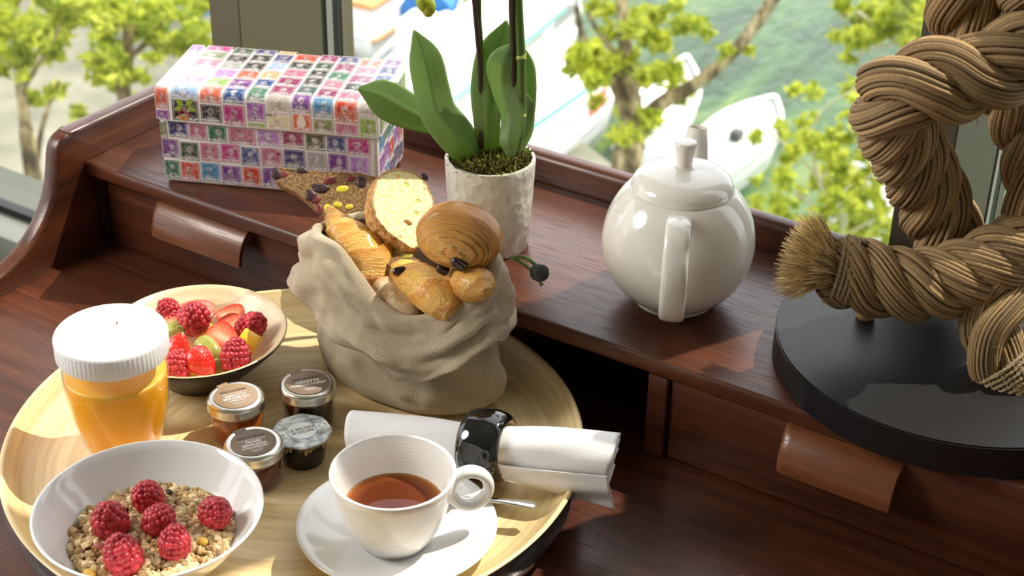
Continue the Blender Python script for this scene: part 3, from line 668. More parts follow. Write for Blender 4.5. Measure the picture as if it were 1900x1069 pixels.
for k, (u, v, L) in enumerate(((785, 2, .017), (795, 12, .017), (780, -16, .014))):
    p = pl(u, v, .004); vv, ff = lathe([(0, -L*.55), (L*.16, -L*.5), (L*.33, -L*.28), (L*.38, 0), (L*.30, L*.28), (L*.14, L*.48), (0, L*.55)], 16)
    vv = vv@rot_to((1, 0, 0), (.25*(k-1), .1, 1)).T
    MB().add(vv+p-O3, ff).build('bud', BUD, orc)

# ================================================================== teapot
TP = np.array([-.5116, 1.072]); tea_pot = empty('teapot', (*TP, ZS), 'round cream-white porcelain teapot with lid and strap handle', 'teapot')
R0 = .0645
pts = []
for k in range(3): pts.append(((0, .0005), (.031, .0005), (.034, .0012))[k])
zc = .0580
for a in np.linspace(-62, 49, 40): pts.append((R0*math.cos(math.radians(a))**.93, zc+(.062 if a < 0 else .0655)*math.sin(math.radians(a))))
rim_r, rim_z = pts[-1]
pts += [(rim_r-.0015, rim_z+.0006), (rim_r-.003, rim_z-.001), (0, rim_z-.002)]
v, f = lathe(pts, 96); MB().add(v, f).build('body', PORC, tea_pot)
lp = [(rim_r-.0035, rim_z-.0012), (rim_r-.0008, rim_z+.0005), (rim_r-.0004, rim_z+.0013), (rim_r-.0012, rim_z+.0022)]
for a in np.linspace(.1, 1, 14): lp.append(((rim_r-.0012)*math.cos(a*PI/2*.86), rim_z+.0022+.0165*math.sin(a*PI/2)))
lp2 = lp+[(.0085, rim_z+.0188), (.0074, rim_z+.0205)]
lid = MB(); v, f = lathe(lp2+[(0, rim_z+.0206)], 80); lid.add(v, f); tl = lid.build('lid', PORC, tea_pot)
kz = rim_z+.0185
v, f = lathe([(.0078, kz-.001), (.0066, kz+.003), (.0070, kz+.010), (.0083, kz+.019), (.0090, kz+.0218), (.0086, kz+.0232), (.0070, kz+.0238), (0, kz+.0238)], 40); MB().add(v, f).build('knob', PORC, tl)
hole = np.array([.0, 0, 0]); hd = -AWAY*.020+IMR*-.001; hz_ = rim_z+.0022+.0165*math.sin(math.acos(min(1, .020/(rim_r-.0012)))/.86)
v, f = lathe([(.0011, 0), (.0011, .0007), (0, .0007)], 14); MB().add(v+[hd[0], hd[1], hz_-.0012], f).build('steam_hole', GASKET, tl)
# handle towards the camera, spout on the far side
hd = -AWAY+IMR*-.13; hd /= np.linalg.norm(hd)
hp = [(.047, .1000), (.057, .1060), (.072, .1065), (.086, .0960), (.093, .0780), (.0905, .0580), (.083, .0385), (.0725, .0255), (.062, .0210), (.053, .0230)]
sp = smooth_path([(hd[0]*a, hd[1]*a, z) for a, z in hp], 60); t, _, _ = frames(sp); sdv = np.cross(hd, [0, 0, 1.]); mb = MB(); vs = []
wv = np.interp(np.linspace(0, 1, 60), [0, .15, .5, .85, 1], [.0092, .0100, .0105, .0108, .0085])
for i in range(60):
    nn = np.cross(t[i], sdv); nn /= np.linalg.norm(nn)
    for k in range(16):
        a = 2*PI*k/16; ca, sa = math.cos(a), math.sin(a); vs.append(sp[i]+sdv*wv[i]*np.sign(ca)*abs(ca)**.7+nn*.0042*np.sign(sa)*abs(sa)**.8)
f = [(j*16+i, j*16+(i+1) % 16, (j+1)*16+(i+1) % 16, (j+1)*16+i) for j in range(59) for i in range(16)]+[tuple(range(15, -1, -1)), tuple(range(59*16, 60*16))]
MB().add(vs, f).build('handle', PORC, tea_pot)
sd_ = -hd; sdir = AWAY*.97+IMR*.22; sdir /= np.linalg.norm(sdir)
pth = smooth_path([np.r_[sdir[:2]*a, z] for a, z in ((.048, .046), (.066, .056), (.077, .078), (.083, .104), (.087, .124))], 30)
v, f, _ = tube(pth, np.linspace(.019, .0082, 30), 24, caps=False); mb = MB().add(v, f)
v, f, _ = tube(pth[::-1], np.linspace(.0068, .016, 30), 24, caps=False); mb.add(v, f)
mb.f += [((29*24+i), (29*24+(i+1) % 24), 30*24+(24-i-1) % 24, 30*24+(24-i) % 24) for i in range(0)]
mb.build('spout', PORC, tea_pot)

# ================================================================== rope lamp
LP = np.array([-.2715, 1.101]); lamp = empty('rope_lamp', (*LP, ZS), 'knotted thick rope lamp base standing on a round black disc', 'lamp')
L3 = np.array([*LP, ZS])
DISC = N('matt_black_disc', (.010, .0095, .010), .38); DISC.set('Specular IOR Level', .3); DISC.bump(DISC.noise(DISC.coord(), 30, 3), .03, .001)
bm = bmesh.new(); vv = []
for k in range(160):
    a = 2*PI*k/160; vv.append(bm.verts.new((.146*math.cos(a), min(.146*math.sin(a), 1.1985-LP[1]), .0003)))
fc = bm.faces.new(vv); ex = bmesh.ops.extrude_face_region(bm, geom=[fc])
for q in [g for g in ex['geom'] if isinstance(g, bmesh.types.BMVert)]: q.co.z += .0275
bmesh.ops.recalc_face_normals(bm, faces=list(bm.faces)); bmesh.ops.remove_doubles(bm, verts=list(bm.verts), dist=.0003)
bmesh.ops.bevel(bm, geom=[e for e in bm.edges if len(e.link_faces) == 2 and e.calc_face_angle(0) > 1.2 and abs(e.verts[0].co.z-e.verts[1].co.z) < .001], offset=.0012, segments=2, affect='EDGES')
me = bpy.data.meshes.new('disc'); bm.to_mesh(me); bm.free(); me.materials.append(DISC.m); shade(me, 35); link('disc', me, lamp)
ROPE = N('manila_rope_fibre', lin(150, 115, 70), .7); uv = ROPE.coord('UV'); at_ = ROPE.attr()
fib = ROPE.noise(ROPE.mapping(uv, (60, 5, 1), (0, 0, .35)), 7., 3, .6)
ROPE.set('Base Color', ROPE.mix(at_, ROPE.mix(at_, (.55, .44, .28), .45), ROPE.ramp(fib, [(.42, (0,)*3), (.7, (1,)*3)])))
ROPE.set('Base Color', ROPE.mix(ROPE.mix(at_, (.50, .38, .22), .35), (.10, .060, .028), ROPE.ramp(fib, [(.30, (.8,)*3), (.5, (0,)*3)])))
ROPE.bump(fib, .8, .0012); ROPE.set('Specular IOR Level', .25); ROPE = ROPE.m
def pr(u, v, o=0.): return at_pl(u, v, (*LP, 0), o)
rgen = np.random.default_rng(21)
def yarns(mb, path, R, turns, nst=3, ny=24, phase=0., fluff=6, taper=None, seg=5, tone=(192, 154, 104)):
    """laid rope: nst strands round the path, each strand a skin of ny yarns"""
    n = len(path); t, Nn, B = frames(path); L = np.r_[0, np.cumsum(np.linalg.norm(np.diff(path, axis=0), axis=1))]
    rs = R*.475; off = R*.535
    tp = np.ones(n) if taper is None else taper
    for s_ in range(nst):
        a = phase+2*PI*s_/nst+turns*2*PI*L/L[-1]
        ctr = path+(np.cos(a)[:, None]*Nn+np.sin(a)[:, None]*B)*off*tp[:, None]
        t2, N2, B2 = frames(ctr)
        v, f, uv = tube(ctr-L3, rs*.90*tp, 10); mb.add(v, f, uv, col=lin(tone[0]*.5, tone[1]*.5, tone[2]*.45))
        for k in range(ny):
            b = 2*PI*k/ny-turns*.22*2*PI*L/L[-1]+rgen.normal()*.05
            rr_ = rs*(.90+.10*rgen.random())*tp
            yp = ctr+(np.cos(b)[:, None]*N2+np.sin(b)[:, None]*B2)*rr_[:, None]
            sh = rgen.uniform(.78, 1.18); yr = rs*.135*rgen.uniform(.85, 1.2)
            v, f, uv = tube(yp-L3, yr*tp, seg, caps=False); uv[:, 0] += rgen.random()*3
            mb.add(v, f, uv, col=lin(min(255, tone[0]*sh), min(255, tone[1]*sh), min(255, tone[2]*sh)))
            if rgen.random() < fluff/10:   # loose hairs
                for _ in range(3):
                    i = rgen.integers(2, n-3); d = (yp[i]-ctr[i]); d /= np.linalg.norm(d)+1e-9; d = d*.8+t2[i]*rgen.normal()*1.2+rgen.normal(size=3)*.3; d /= np.linalg.norm(d); ln = rgen.uniform(.004, .012)
                    p0 = yp[i]; hp_ = smooth_path([p0, p0+d*ln*.5, p0+d*ln+np.array([0, 0, -.002])], 4)
                    v, f, uv = tube(hp_-L3, .00022, 3, caps=False); mb.add(v, f, uv, col=lin(190, 160, 110))
def rope(name, pts, R, turns, n=150, **kw):
    mb = MB(); yarns(mb, smooth_path(pts, n), R, turns, **kw); return mb.build(name, ROPE, lamp)
rope('rope_length', [pr(1552, 498, .0), pr(1600, 512, .004), pr(1660, 526, .010), pr(1730, 528, .012), pr(1800, 508, .010), pr(1865, 476, .004), pr(1925, 440, -.004), pr(1985, 395, -.02)], .0285, 2.55, phase=.4)
rope('rope_length', [pr(1790, 505, -.055), pr(1752, 428, -.046), pr(1722, 352, -.038), pr(1684, 282, -.02), pr(1656, 222, .006), pr(1664, 172, .026), pr(1725, 152, .032), pr(1795, 148, .03), pr(1860, 122, .024), pr(1925, 78, .012), pr(1980, 10, .0)], .0298, 3.6, 190, phase=1.2)
rope('rope_length', [pr(1772, -150, -.03), pr(1780, -60, -.035), pr(1792, 20, -.04), pr(1835, 105, -.044), pr(1895, 195, -.04), pr(1928, 290, -.03), pr(1930, 375, -.016), pr(1958, 450, -.04), pr(2000, 520, -.05)], .0285, 3.3, 170, phase=2.)
rope('rope_length', [pr(1990, -90, .0), pr(1935, -30, .004), pr(1915, 40, -.01), pr(1940, 110, -.03)], .0270, 1.2, 60, phase=.2)
rope('rope_length', [pr(1872, 535, .020), pr(1850, 575, .030), pr(1836, 620, .040), pr(1846, 662, .046), pr(1872, 700, .052), pr(1896, 728, .056)], .0240, .55, 90, phase=.9, tone=(186, 150, 98))
# frayed brush ends
FRAY = N('frayed_fibre', (.4, .3, .15), .8); FRAY.set('Base Color', FRAY.attr()); FRAY = FRAY.m
def brush(name, base, axis, R, L, n, spread, droop=0., tone=(160, 130, 86)):
    mb = MB(); ax = np.array(axis, float); ax /= np.linalg.norm(ax); fr_ = rot_to((0, 0, 1) if abs(ax[2]) < .9 else (1, 0, 0), ax)
    for k in range(n):
        a = rgen.random()*2*PI; rad = math.sqrt(rgen.random()); o = fr_[:, 0]*math.cos(a)*rad+fr_[:, 1]*math.sin(a)*rad
        ln = L*rgen.uniform(.75, 1.08); p0 = base+o*R*.72; d = ax+o*spread*rgen.uniform(.7, 1.15)+rgen.normal(size=3)*.07; d /= np.linalg.norm(d)
        p1 = p0+(ax*.8+o*spread*.4)*ln*.4; p2 = p0+d*ln+np.array([0, 0, -droop*ln*rgen.random()])
        v, f, uv = tube(smooth_path([p0, p1, p2], 5)-L3, [.0006, .0006, .0005, .0004, .00015], 3, caps=False); sh = rgen.uniform(.65, 1.25)
        mb.add(v, f, uv, col=lin(*(min(255, q*sh) for q in tone)))
    v, f = ICO2; mb.add(v*np.array([R*.8]*3)+base-L3, f, col=lin(90, 68, 40))
    return tag(mb.build(name, FRAY, lamp), kind='stuff')
ax = pr(1500, 478)-pr(1555, 498)
brush('frayed_end', pr(1548, 497), ax, .025, .038, 1500, .62, tone=(226, 196, 142))
brush('frayed_end', pr(1893, 735, .056), pr(1912, 800, .07)-pr(1893, 735, .056), .017, .036, 500, .25, tone=(180, 146, 98))
# whipping cord
WHIP = (196, 172, 134)
def whip(c0, c1, R, turns, name, cr=.0022):
    pth = np.linspace(0, 1, 40*turns); ax = c1-c0; fr_ = rot_to((0, 0, 1), ax); mb = MB()
    ctr = np.array([c0+ax*q+(fr_[:, 0]*math.cos(2*PI*turns*q)+fr_[:, 1]*math.sin(2*PI*turns*q))*R for q in pth])
    t2, N2, B2 = frames(ctr); L = np.r_[0, np.cumsum(np.linalg.norm(np.diff(ctr, axis=0), axis=1))]
    for k in range(3):
        a = 2*PI*k/3+L/.0042*2*PI*.5; y = ctr+(np.cos(a)[:, None]*N2+np.sin(a)[:, None]*B2)*cr*.5
        v, f, uv = tube(y-L3, cr*.58, 6, caps=False); mb.add(v, f, uv, col=lin(*WHIP))
    return mb.build(name, ROPE, lamp)
a_ = pr(1552, 498); b_ = pr(1590, 508, .003); whip(a_+(b_-a_)*-.05, a_+(b_-a_)*.85, .0265, 4, 'whipping_cord')
a_ = pr(1852, 672, .047); b_ = pr(1893, 728, .056); whip(a_, b_, .0232, 7, 'whipping_cord', .0024)
PEG = N('pale_wooden_peg', lin(190, 160, 110), .6).m
pg = at(1605, 588, z=.1235); v, f = lathe([(0, .0280), (.0075, .0280), (.0078, .036), (.0065, .046), (0, .046)], 20); MB().add(v+[pg[0]-LP[0], pg[1]-LP[1], 0], f).build('peg', PEG, lamp)

# ================================================================== round bamboo tray
T = .028; TC = np.array([-.6967, .7856]); TR = .2304; TZ = .050
def bamboo(name, a, b, c_, freq=150., rough=.38):
    n = N(name, b, rough); co = n.coord(); x, y, z = n.sep(co)
    r = n.math('SQRT', n.math('ADD', n.math('MULTIPLY', x, x), n.math('MULTIPLY', y, y))); r1 = n.math('ADD', r, 1e-4)
    rad = n.math('ADD', n.math('MULTIPLY', r, freq), n.math('MULTIPLY', z, freq*.8))
    vec = n.comb(n.math('MULTIPLY', n.math('DIVIDE', x, r1), 1.3), n.math('MULTIPLY', n.math('DIVIDE', y, r1), 1.3), rad)
    g = n.noise(vec, 1.0, 4, .6); g2 = n.noise(vec, .28, 3, .6)
    col = n.ramp(g, [(.30, a), (.50, b), (.70, c_)]); col = n.mix(col, n.ramp(g2, [(.36, a), (.62, c_)]), .40)
    n.set('Base Color', col); n.set('Coat Weight', .25); n.set('Coat Roughness', .2); n.bump(g, .08, .0008); return n.m
BAM = bamboo('coiled_bamboo', lin(196, 164, 110), lin(230, 203, 148), lin(245, 224, 176))
tray = empty('serving_tray', (*TC, 0), 'large round bamboo tray with black lacquered outside holding the breakfast', 'tray')
inn = [(0, T), (.10, T), (.185, T), (.2010, T+.0010), (.2100, T+.0040), (.2170, T+.0090), (.2225, T+.0150), (.2255, TZ-.0012), (.2265, TZ-.0003), (.2278, TZ), (.2292, TZ-.0003), (TR-.0005, TZ-.0012)]
v, f = lathe(inn, 160); MB().add(v, f).build('bamboo_inside', BAM, tray)
outp = [(TR-.0004, TZ-.0013), (TR+.0000, TZ-.003), (TR+.0005, TZ-.010), (TR-.0010, TZ-.020), (TR-.0060, TZ-.033), (TR-.0140, TZ-.043), (TR-.0230, .0012), (TR-.0250, .0004), (0, .0004)]
v, f = lathe(outp, 160); MB().add(v, f).build('lacquered_outside', BLACKG, tray)

# ================================================================== cup, saucer, spoon
CC = np.array([-.5630, .7355]); SC_ = np.array([-.5655, .7420])
RINGS = N('ridged_white_china', (.82, .81, .78), .16, Coat_Weight=.35, Coat_Roughness=.06); c = RINGS.coord(); RINGS.bump(RINGS.wave(c, 110., .4, 1., 'Z'), .10, .0006); RINGS = RINGS.m
sau = empty('saucer', (*SC_, T), 'white china saucer under the tea cup', 'saucer')
sp_ = [(0, .0060), (.026, .0060), (.0285, .0068), (.033, .0078), (.050, .0120), (.066, .0165), (.0735, .0185), (.0745, .0183), (.0747, .0175), (.0735, .0166), (.060, .0115), (.042, .0060), (.034, .0020), (.032, .0002), (0, .0002)]
v, f = lathe(sp_, 96); MB().add(v, f).build('dish', PORC_W, sau)
cup = empty('tea_cup', (*CC, T+.0064), 'white china cup of black tea with ring handle', 'cup')
CR, CH = .0462, .0640
co_ = [(0, .0003), (.0225, .0003), (.0240, .0010), (.0246, .0030), (.0262, .0050), (.0300, .0100), (.0350, .0200), (.0392, .0320), (.0425, .0450), (.0448, .0570), (CR, CH-.001), (CR-.0003, CH), (CR-.0014, CH+.0004), (CR-.0027, CH-.0003), (CR-.0030, CH-.001), (.0418, .0570), (.0394, .0450), (.0360, .0320), (.0318, .0200), (.0265, .0110), (.0200, .0070), (0, .0060)]
v, f = lathe(co_, 96); MB().add(v, f).build('bowl', RINGS, cup)
TEA = N('black_tea', (.22, .050, .008), .03, IOR=1.33); cx = TEA.coord(); x, y, z = TEA.sep(cx)
rr_ = TEA.math('SQRT', TEA.math('ADD', TEA.math('MULTIPLY', x, x), TEA.math('MULTIPLY', y, y)))
TEA.set('Base Color', TEA.ramp(TEA.math('DIVIDE', rr_, .036), [(.0, (.085, .016, .004)), (.70, (.12, .024, .005)), (.92, (.26, .070, .012)), (1., (.45, .20, .06))])); TEA = TEA.m
v, f = lathe([(0, .0342), (.030, .0342), (.0352, .0342), (.0364, .0346)], 72); MB().add(v, f).build('tea', TEA, cup)
vb = MB()
for (u_, w_) in ((-.006, -.020), (-.0035, -.0205)):
    v, f = ICO2; p = IMR*(u_+.010)+AWAY*w_; vb.add(v*[.0013, .0013, .0009]+[p[0], p[1], .0343], f)
vb.build('tea_bubbles', GLASS, cup)
hd = IMR*.985+AWAY*.17; hd /= np.linalg.norm(hd); hsd = np.cross(hd, [0, 0, 1.]); vs = []; n1, n2 = 48, 14
for i in range(n1):
    a = 2*PI*i/n1; rx, rz = .0142, .0150; cen = hd*(.0560+.0030*math.cos(a)*0)+np.array([0, 0, .0425])
    er = hd*math.cos(a)*rx+np.array([0, 0, 1.])*math.sin(a)*rz; rd = er/np.linalg.norm(er)
    for k in range(n2):
        b = 2*PI*k/n2; vs.append(cen+er+rd*math.cos(b)*.0042+hsd*math.sin(b)*.0062)
f = [(i*n2+k, i*n2+(k+1) % n2, ((i+1) % n1)*n2+(k+1) % n2, ((i+1) % n1)*n2+k) for i in range(n1) for k in range(n2)]
MB().add(vs, f).build('handle', PORC_W, cup)
spn = empty('teaspoon', at(930, 934, z=T+.02), 'small polished steel teaspoon resting on the saucer', 'spoon')
s0 = np.array(spn.location)
pA, pB = at(995, 938, z=T+.0215)-s0, at(846, 925, z=T+.0180)-s0; dirn = (pA-pB)/np.linalg.norm(pA-pB); sdv = np.cross([0, 0, 1.], dirn); vs = []; M_ = 30
for i in range(M_):
    q = i/(M_-1); p = pB+(pA-pB)*q+np.array([0, 0, .0015*math.sin(q*PI)]); wd = np.interp(q, [0, .3, .75, .93, .985, 1], [.0022, .0022, .0042, .0052, .0042, .0012]); th = np.interp(q, [0, .5, 1], [.0014, .0010, .0008])
    for k in range(10): a = 2*PI*k/10; vs.append(p+sdv*wd*math.cos(a)+np.array([0, 0, th*math.sin(a)]))
f = [(i*10+k, i*10+(k+1) % 10, (i+1)*10+(k+1) % 10, (i+1)*10+k) for i in range(M_-1) for k in range(10)]+[tuple(range(9, -1, -1)), tuple(range((M_-1)*10, M_*10))]
MB().add(vs, f).build('handle', CHROME, spn)
bc = pB-dirn*.016; v, f = grid(lambda i, j: bc+dirn*.018*(j/10)*math.cos(2*PI*i/28)*(1 if math.cos(2*PI*i/28) < 0 else 1.0)+sdv*.0115*(j/10)*math.sin(2*PI*i/28)+np.array([0, 0, -.004*(1-(j/10)**2)+.0005]), 28, 11, True)
o = MB().add(v, f).build('bowl', CHROME, spn); md = o.modifiers.new('thickness', 'SOLIDIFY'); md.thickness = .0009

# ================================================================== napkin and ring
NAP = N('white_cotton_napkin', (.84, .83, .84), .85); uv = NAP.coord('UV'); wv = NAP.math('ADD', NAP.wave(uv, 420., 0, 0, 'X'), NAP.wave(uv, 420., 0, 0, 'Y')); NAP.bump(wv, .25, .0004); NAP.set('Sheen Weight', .15); NAP = NAP.m
nA, nB = at(660, 806, z=T+.0235), at(1140, 848, z=.0720); nap = empty('napkin', ((nA+nB)/2)*[1, 1, 0]+[0, 0, T], 'white cotton napkin rolled up and lying across the tray rim', 'napkin')
n0 = np.array(nap.location); dn = nB-nA; Ln = np.linalg.norm(dn); dn /= Ln; sn = np.cross([0, 0, 1.], dn); sn /= np.linalg.norm(sn); un = np.cross(dn, sn)
rq = .518
def nap_r(q):  # roll radius along the length, pinched at the ring
    return .0222*(1-.14*math.exp(-((q-rq)/.13)**2))+.0010*max(0, q-.75)
NU, NV = 150, 60
v = []; uv = []
for j in range(NV):
    q = j/(NV-1)
    for i in range(NU):
        tt = i/(NU-1); a = -.9-2*PI*2.6+tt*2*PI*2.6; rad = nap_r(q)*(.42+.58*tt**.8)
        wob = 1+.03*math.sin(a*2+q*7)+.018*math.sin(a*5+q*13)+.03*(q > .6)*math.sin(a*3+1)
        if tt > .93: # loose outer edge lifts into a flap
            rad *= 1+.10*((tt-.93)/.07)
        rad *= wob; v.append(nA+dn*(q*Ln+.004*math.sin(a)*(1 if q > .5 else -1))+sn*math.cos(a)*rad+un*math.sin(a)*rad*.96-n0); uv.append((tt*.25, q*.21))
f = [(j*NU+i, j*NU+i+1, (j+1)*NU+i+1, (j+1)*NU+i) for j in range(NV-1) for i in range(NU-1)]
o = MB().add(v, f, uv).build('rolled_cloth', NAP, nap); md = o.modifiers.new('thickness', 'SOLIDIFY'); md.thickness = .0008
# hanging loose fold on the near side, from the ring to the right-hand end
v = []; uv = []; NU2, NV2 = 36, 40
for j in range(NV2):
    q = rq+.03+(1.0-rq-.03)*j/(NV2-1); qq = (q-rq)/(1-rq)
    for i in range(NU2):
        t_ = i/(NU2-1); R_ = nap_r(q)*1.06; a0 = PI*1.02; a = a0+t_*1.0
        p = nA+dn*(q*Ln)+sn*math.cos(a)*R_+un*math.sin(a)*R_
        drop = (.002+.012*qq)*t_**1.2; p = p-np.array([0, 0, drop])-sn*(.006*qq*t_)+sn*.002*math.sin(t_*9+q*8)*t_
        p = p+dn*(.004*t_*qq); p[2] = max(p[2], (T+.002) if qq < .62 else .003); v.append(p-n0); uv.append((t_*.08, q*.21))
f = [(j*NU2+i, j*NU2+i+1, (j+1)*NU2+i+1, (j+1)*NU2+i) for j in range(NV2-1) for i in range(NU2-1)]
o = MB().add(v, f, uv).build('loose_fold', NAP, nap); md = o.modifiers.new('thickness', 'SOLIDIFY'); md.thickness = .0008
rc = nA+dn*Ln*rq; ring = empty('napkin_ring', (rc[0], rc[1], T), 'chunky glossy black napkin ring around the rolled napkin', 'napkin ring')
prof = []
for k in range(17):
    a = -PI/2+PI*k/16; prof.append((.0218+.0080*math.cos(a)**.8 if math.cos(a) > 1e-6 else .0218, .0175*math.sin(a)))
rm = rot_to((0, 0, 1), dn+sn*-.10)
ips = [(.0218, .0176), (.0210, .0170), (.0202, 0), (.0210, -.0170), (.0218, -.0176)]
v, f = lathe(prof, 80); mb = MB().add(v@rm.T+rc-[rc[0], rc[1], T], f)
mb.build('band', BLACKG, ring)
v, f = lathe(ips, 80); MB().add(v@rm.T+rc-[rc[0], rc[1], T], f).build('wooden_lining', N('pale_wood_lining', lin(200, 170, 125), .6).m, ring)

# ================================================================== juice jar
JC = np.array([-.8165, .7130]); jar = empty('juice_jar', (*JC, T), 'glass jar of orange juice with a large white screw lid', 'jar')
gp_ = [(0, .0004), (.0245, .0004), (.0270, .0020), (.0320, .0160), (.0370, .0360), (.0400, .0560), (.0408, .0720), (.0400, .0860), (.0390, .0920), (.0390, .1020)]
sm = smooth_path([(a, 0, b) for a, b in gp_[2:]], 40)[:, [0, 2]].tolist(); gp2 = gp_[:2]+sm
v, f = lathe(gp2, 80); MB().add(v, f).build('glass', GLASS, jar)
OJ = N('orange_juice', (1., .45, .008), .3)
c = OJ.coord(); z = OJ.sep(c)[2]; OJ.set('Base Color', OJ.mix((1., .44, .006), OJ.ramp(OJ.noise(c, 90, 4), [(.4, (.92, .52, .05)), (.6, (.94, .62, .14))]), OJ.ramp(z, [(.0735, (0,)*3), (.0752, (1,)*3)]))); OJ = OJ.m
jl = .0760; jp = [(max(r_-.0012, 0), z_+.0016) for r_, z_ in gp2 if z_ < jl-.003]
rj = jp[-1][0]; v, f = lathe(jp+[(rj, jl-.0008), (rj-.0012, jl), (rj-.006, jl-.0006), (0, jl-.0004)], 80); MB().add(v, f).build('juice', OJ, jar)
LIDW = N('white_plastic_lid', (.86, .86, .87), .35).m
LZ0, LZ1, LRr = .0930, .1118, .0436; vs = []; ns = 288
def ring_(r_, z_, rib): return [((r_+(rib if (i // 2) % 2 else 0))*math.cos(2*PI*i/ns), (r_+(rib if (i // 2) % 2 else 0))*math.sin(2*PI*i/ns), z_) for i in range(ns)]
for r_, z_, rib in ((.0405, LZ0+.0006, 0), (LRr-.0005, LZ0, 0), (LRr-.0002, LZ0+.0012, .0003), (LRr-.0002, LZ1-.0030, .0003), (LRr-.0004, LZ1-.0014, .0), (LRr-.0012, LZ1-.0004, 0), (LRr-.0024, LZ1, 0)): vs += ring_(r_, z_, rib)
f = [(j*ns+i, j*ns+(i+1) % ns, (j+1)*ns+(i+1) % ns, (j+1)*ns+i) for j in range(6) for i in range(ns)]+[tuple(range(6*ns, 7*ns)), tuple(reversed(range(ns)))]
o = MB().add(vs, f).build('lid', LIDW, jar); shade(o.data, 30)
LOGO = N('faded_print', lin(196, 150, 150), .5).m; GHOST = N('embossed_white_print', (.74, .74, .75), .5).m
def arc(par, c, r_, a0, a1, wd, z, m, name, n=16):
    v = []
    for k in range(n+1):
        a = a0+(a1-a0)*k/n; w2 = wd*math.sin(PI*k/n)**.6+.0001; v += [(c[0]+(r_-w2)*math.cos(a), c[1]+(r_-w2)*math.sin(a), z), (c[0]+(r_+w2)*math.cos(a), c[1]+(r_+w2)*math.sin(a), z)]
    MB().add(v, [(2*k, 2*k+1, 2*k+3, 2*k+2) for k in range(n)]).build(name, m, par, smooth=False)
lc = at(207, 601, z=T+LZ1)-[JC[0], JC[1], T]; wa = math.atan2(.534, .845)
arc(o, lc, .0042, wa-2.9, wa+.9, .00045, LZ1+.00008, LOGO, 'lid_logo'); arc(o, lc+IMR*.001+AWAY*.0005, .0030, wa-.4, wa+1.6, .0006, LZ1+.00008, LOGO, 'lid_logo')
arc(o, lc+AWAY*.0065+IMR*.002, .0028, wa+3.6, wa+4.9, .0003, LZ1+.00008, LOGO, 'lid_logo')
tx = at(200, 629, z=T+LZ1)-[JC[0], JC[1], T]; text_mesh('O r a n g e', .0062, GHOST, o, (tx[0], tx[1], LZ1+.00005), wa+.10, 'lid_lettering')

# ================================================================== jam jars and butter pot
LIDM = N('satin_tin_lid', (.72, .70, .64), .28, Metallic=1.).m
LAB = N('taupe_paper_label', lin(128, 110, 94), .6).m; LABT = N('white_label_print', (.82, .80, .77), .6).m; LABG = N('grey_label_print', lin(70, 60, 54), .6).m
def jam_jar(pos, jam, lines, label, ang, H=.036, R=.0234, hlid=.0105, labc=None):
    t = empty('jam_jar', (*pos, T), label, 'jar', 'small jam jars on the tray')
    hg = H-hlid+.002
    v, f = lathe([(0, .0003), (R-.0045, .0003), (R-.0028, .0012), (R-.0020, .004), (R-.0018, hg-.008), (R-.0030, hg-.0035), (R-.0040, hg)], 56); MB().add(v, f).build('glass', GLASS, t)
    v, f = lathe([(0, .0022), (R-.0055, .0022), (R-.0034, .0040), (R-.0032, hg-.0095), (R-.0040, hg-.0060), (R-.0046, hg-.004), (0, hg-.0042)], 56); MB().add(v, f).build('jam', jam, t)
    z0 = H-hlid
    v, f = lathe([(R-.0022, z0+.0004), (R-.0004, z0), (R+.0003, z0+.0008), (R+.0002, z0+.0020), (R-.0003, z0+.003), (R-.0001, H-.0040), (R-.0008, H-.0018), (R-.0022, H-.0006), (R-.0038, H-.0002), (R-.0052, H-.0008), (0, H-.0008)], 64); ld = MB().add(v, f).build('lid', LIDM, t)
    v, f = lathe([(R-.0056, H-.0006), (R-.0057, H-.0005), (0, H-.0005)], 48); lb = MB().add(v, f).build('label', labc or LAB, ld)
    ca, sa = math.cos(ang), math.sin(ang)
    # paper seal running from the label over the lid edge
    sv = []; sa2 = ang+PI*.60
    for rr2, zz in ((R-.0070, H-.00045), (R-.0038, H+.0001), (R-.0018, H-.0003), (R-.0002, H-.0020), (R+.0004, H-.0040), (R+.0006, z0+.001)):
        for k in (-1, 1): sv.append((rr2*math.cos(sa2)-k*.0048*math.sin(sa2), rr2*math.sin(sa2)+k*.0048*math.cos(sa2), zz))
    MB().add(sv, [(2*k, 2*k+1, 2*k+3, 2*k+2) for k in range(5)]).build('paper_seal', labc or LAB, ld)
    for txt, dy, sz, m, bd in lines:
        text_mesh(txt, sz, m, ld, (-sa*dy, ca*dy, H-.00035), ang, 'label_text', bold=bd)
    return t
def jam(name, c, dark): 
    n = N(name, c, .12, Coat_Weight=.5, Coat_Roughness=.05, Subsurface_Weight=.25); n.set('Subsurface Radius', (.01, .004, .002)); n.set('Base Color', n.ramp(n.noise(n.coord(), 180, 4), [(.35, dark), (.65, c)])); return n.m
TA = wa+math.radians(24)
brand = lambda dy: [('alain', dy, .0052, LABG, 0), ]
def brand_lines(dy): return []
L_ap = [('CONFITURE EXTRA', .0035, .0024, LABT, 0), ('ABRICOT', .0004, .0042, LABT, .00008), ('BERGERON', -.0034, .0042, LABT, .00008), ('APRICOT', -.0070, .0034, LABT, .00004), ('PRODUIT EN', -.0104, .0018, LABT, 0), ('FRANCE', -.0124, .0018, LABT, 0), ('alainmilliat', .0078, .0052, LABG, 0)]
L_st = [('CONFITURE EXTRA', .0035, .0024, LABT, 0), ('FRAISE', .0004, .0042, LABT, .00008), ('SENGANA', -.0034, .0042, LABT, .00008), ('STRAWBERRY', -.0070, .0034, LABT, .00004), ('PRODUIT EN', -.0104, .0018, LABT, 0), ('FRANCE', -.0124, .0018, LABT, 0), ('alainmilliat', .0078, .0052, LABG, 0)]
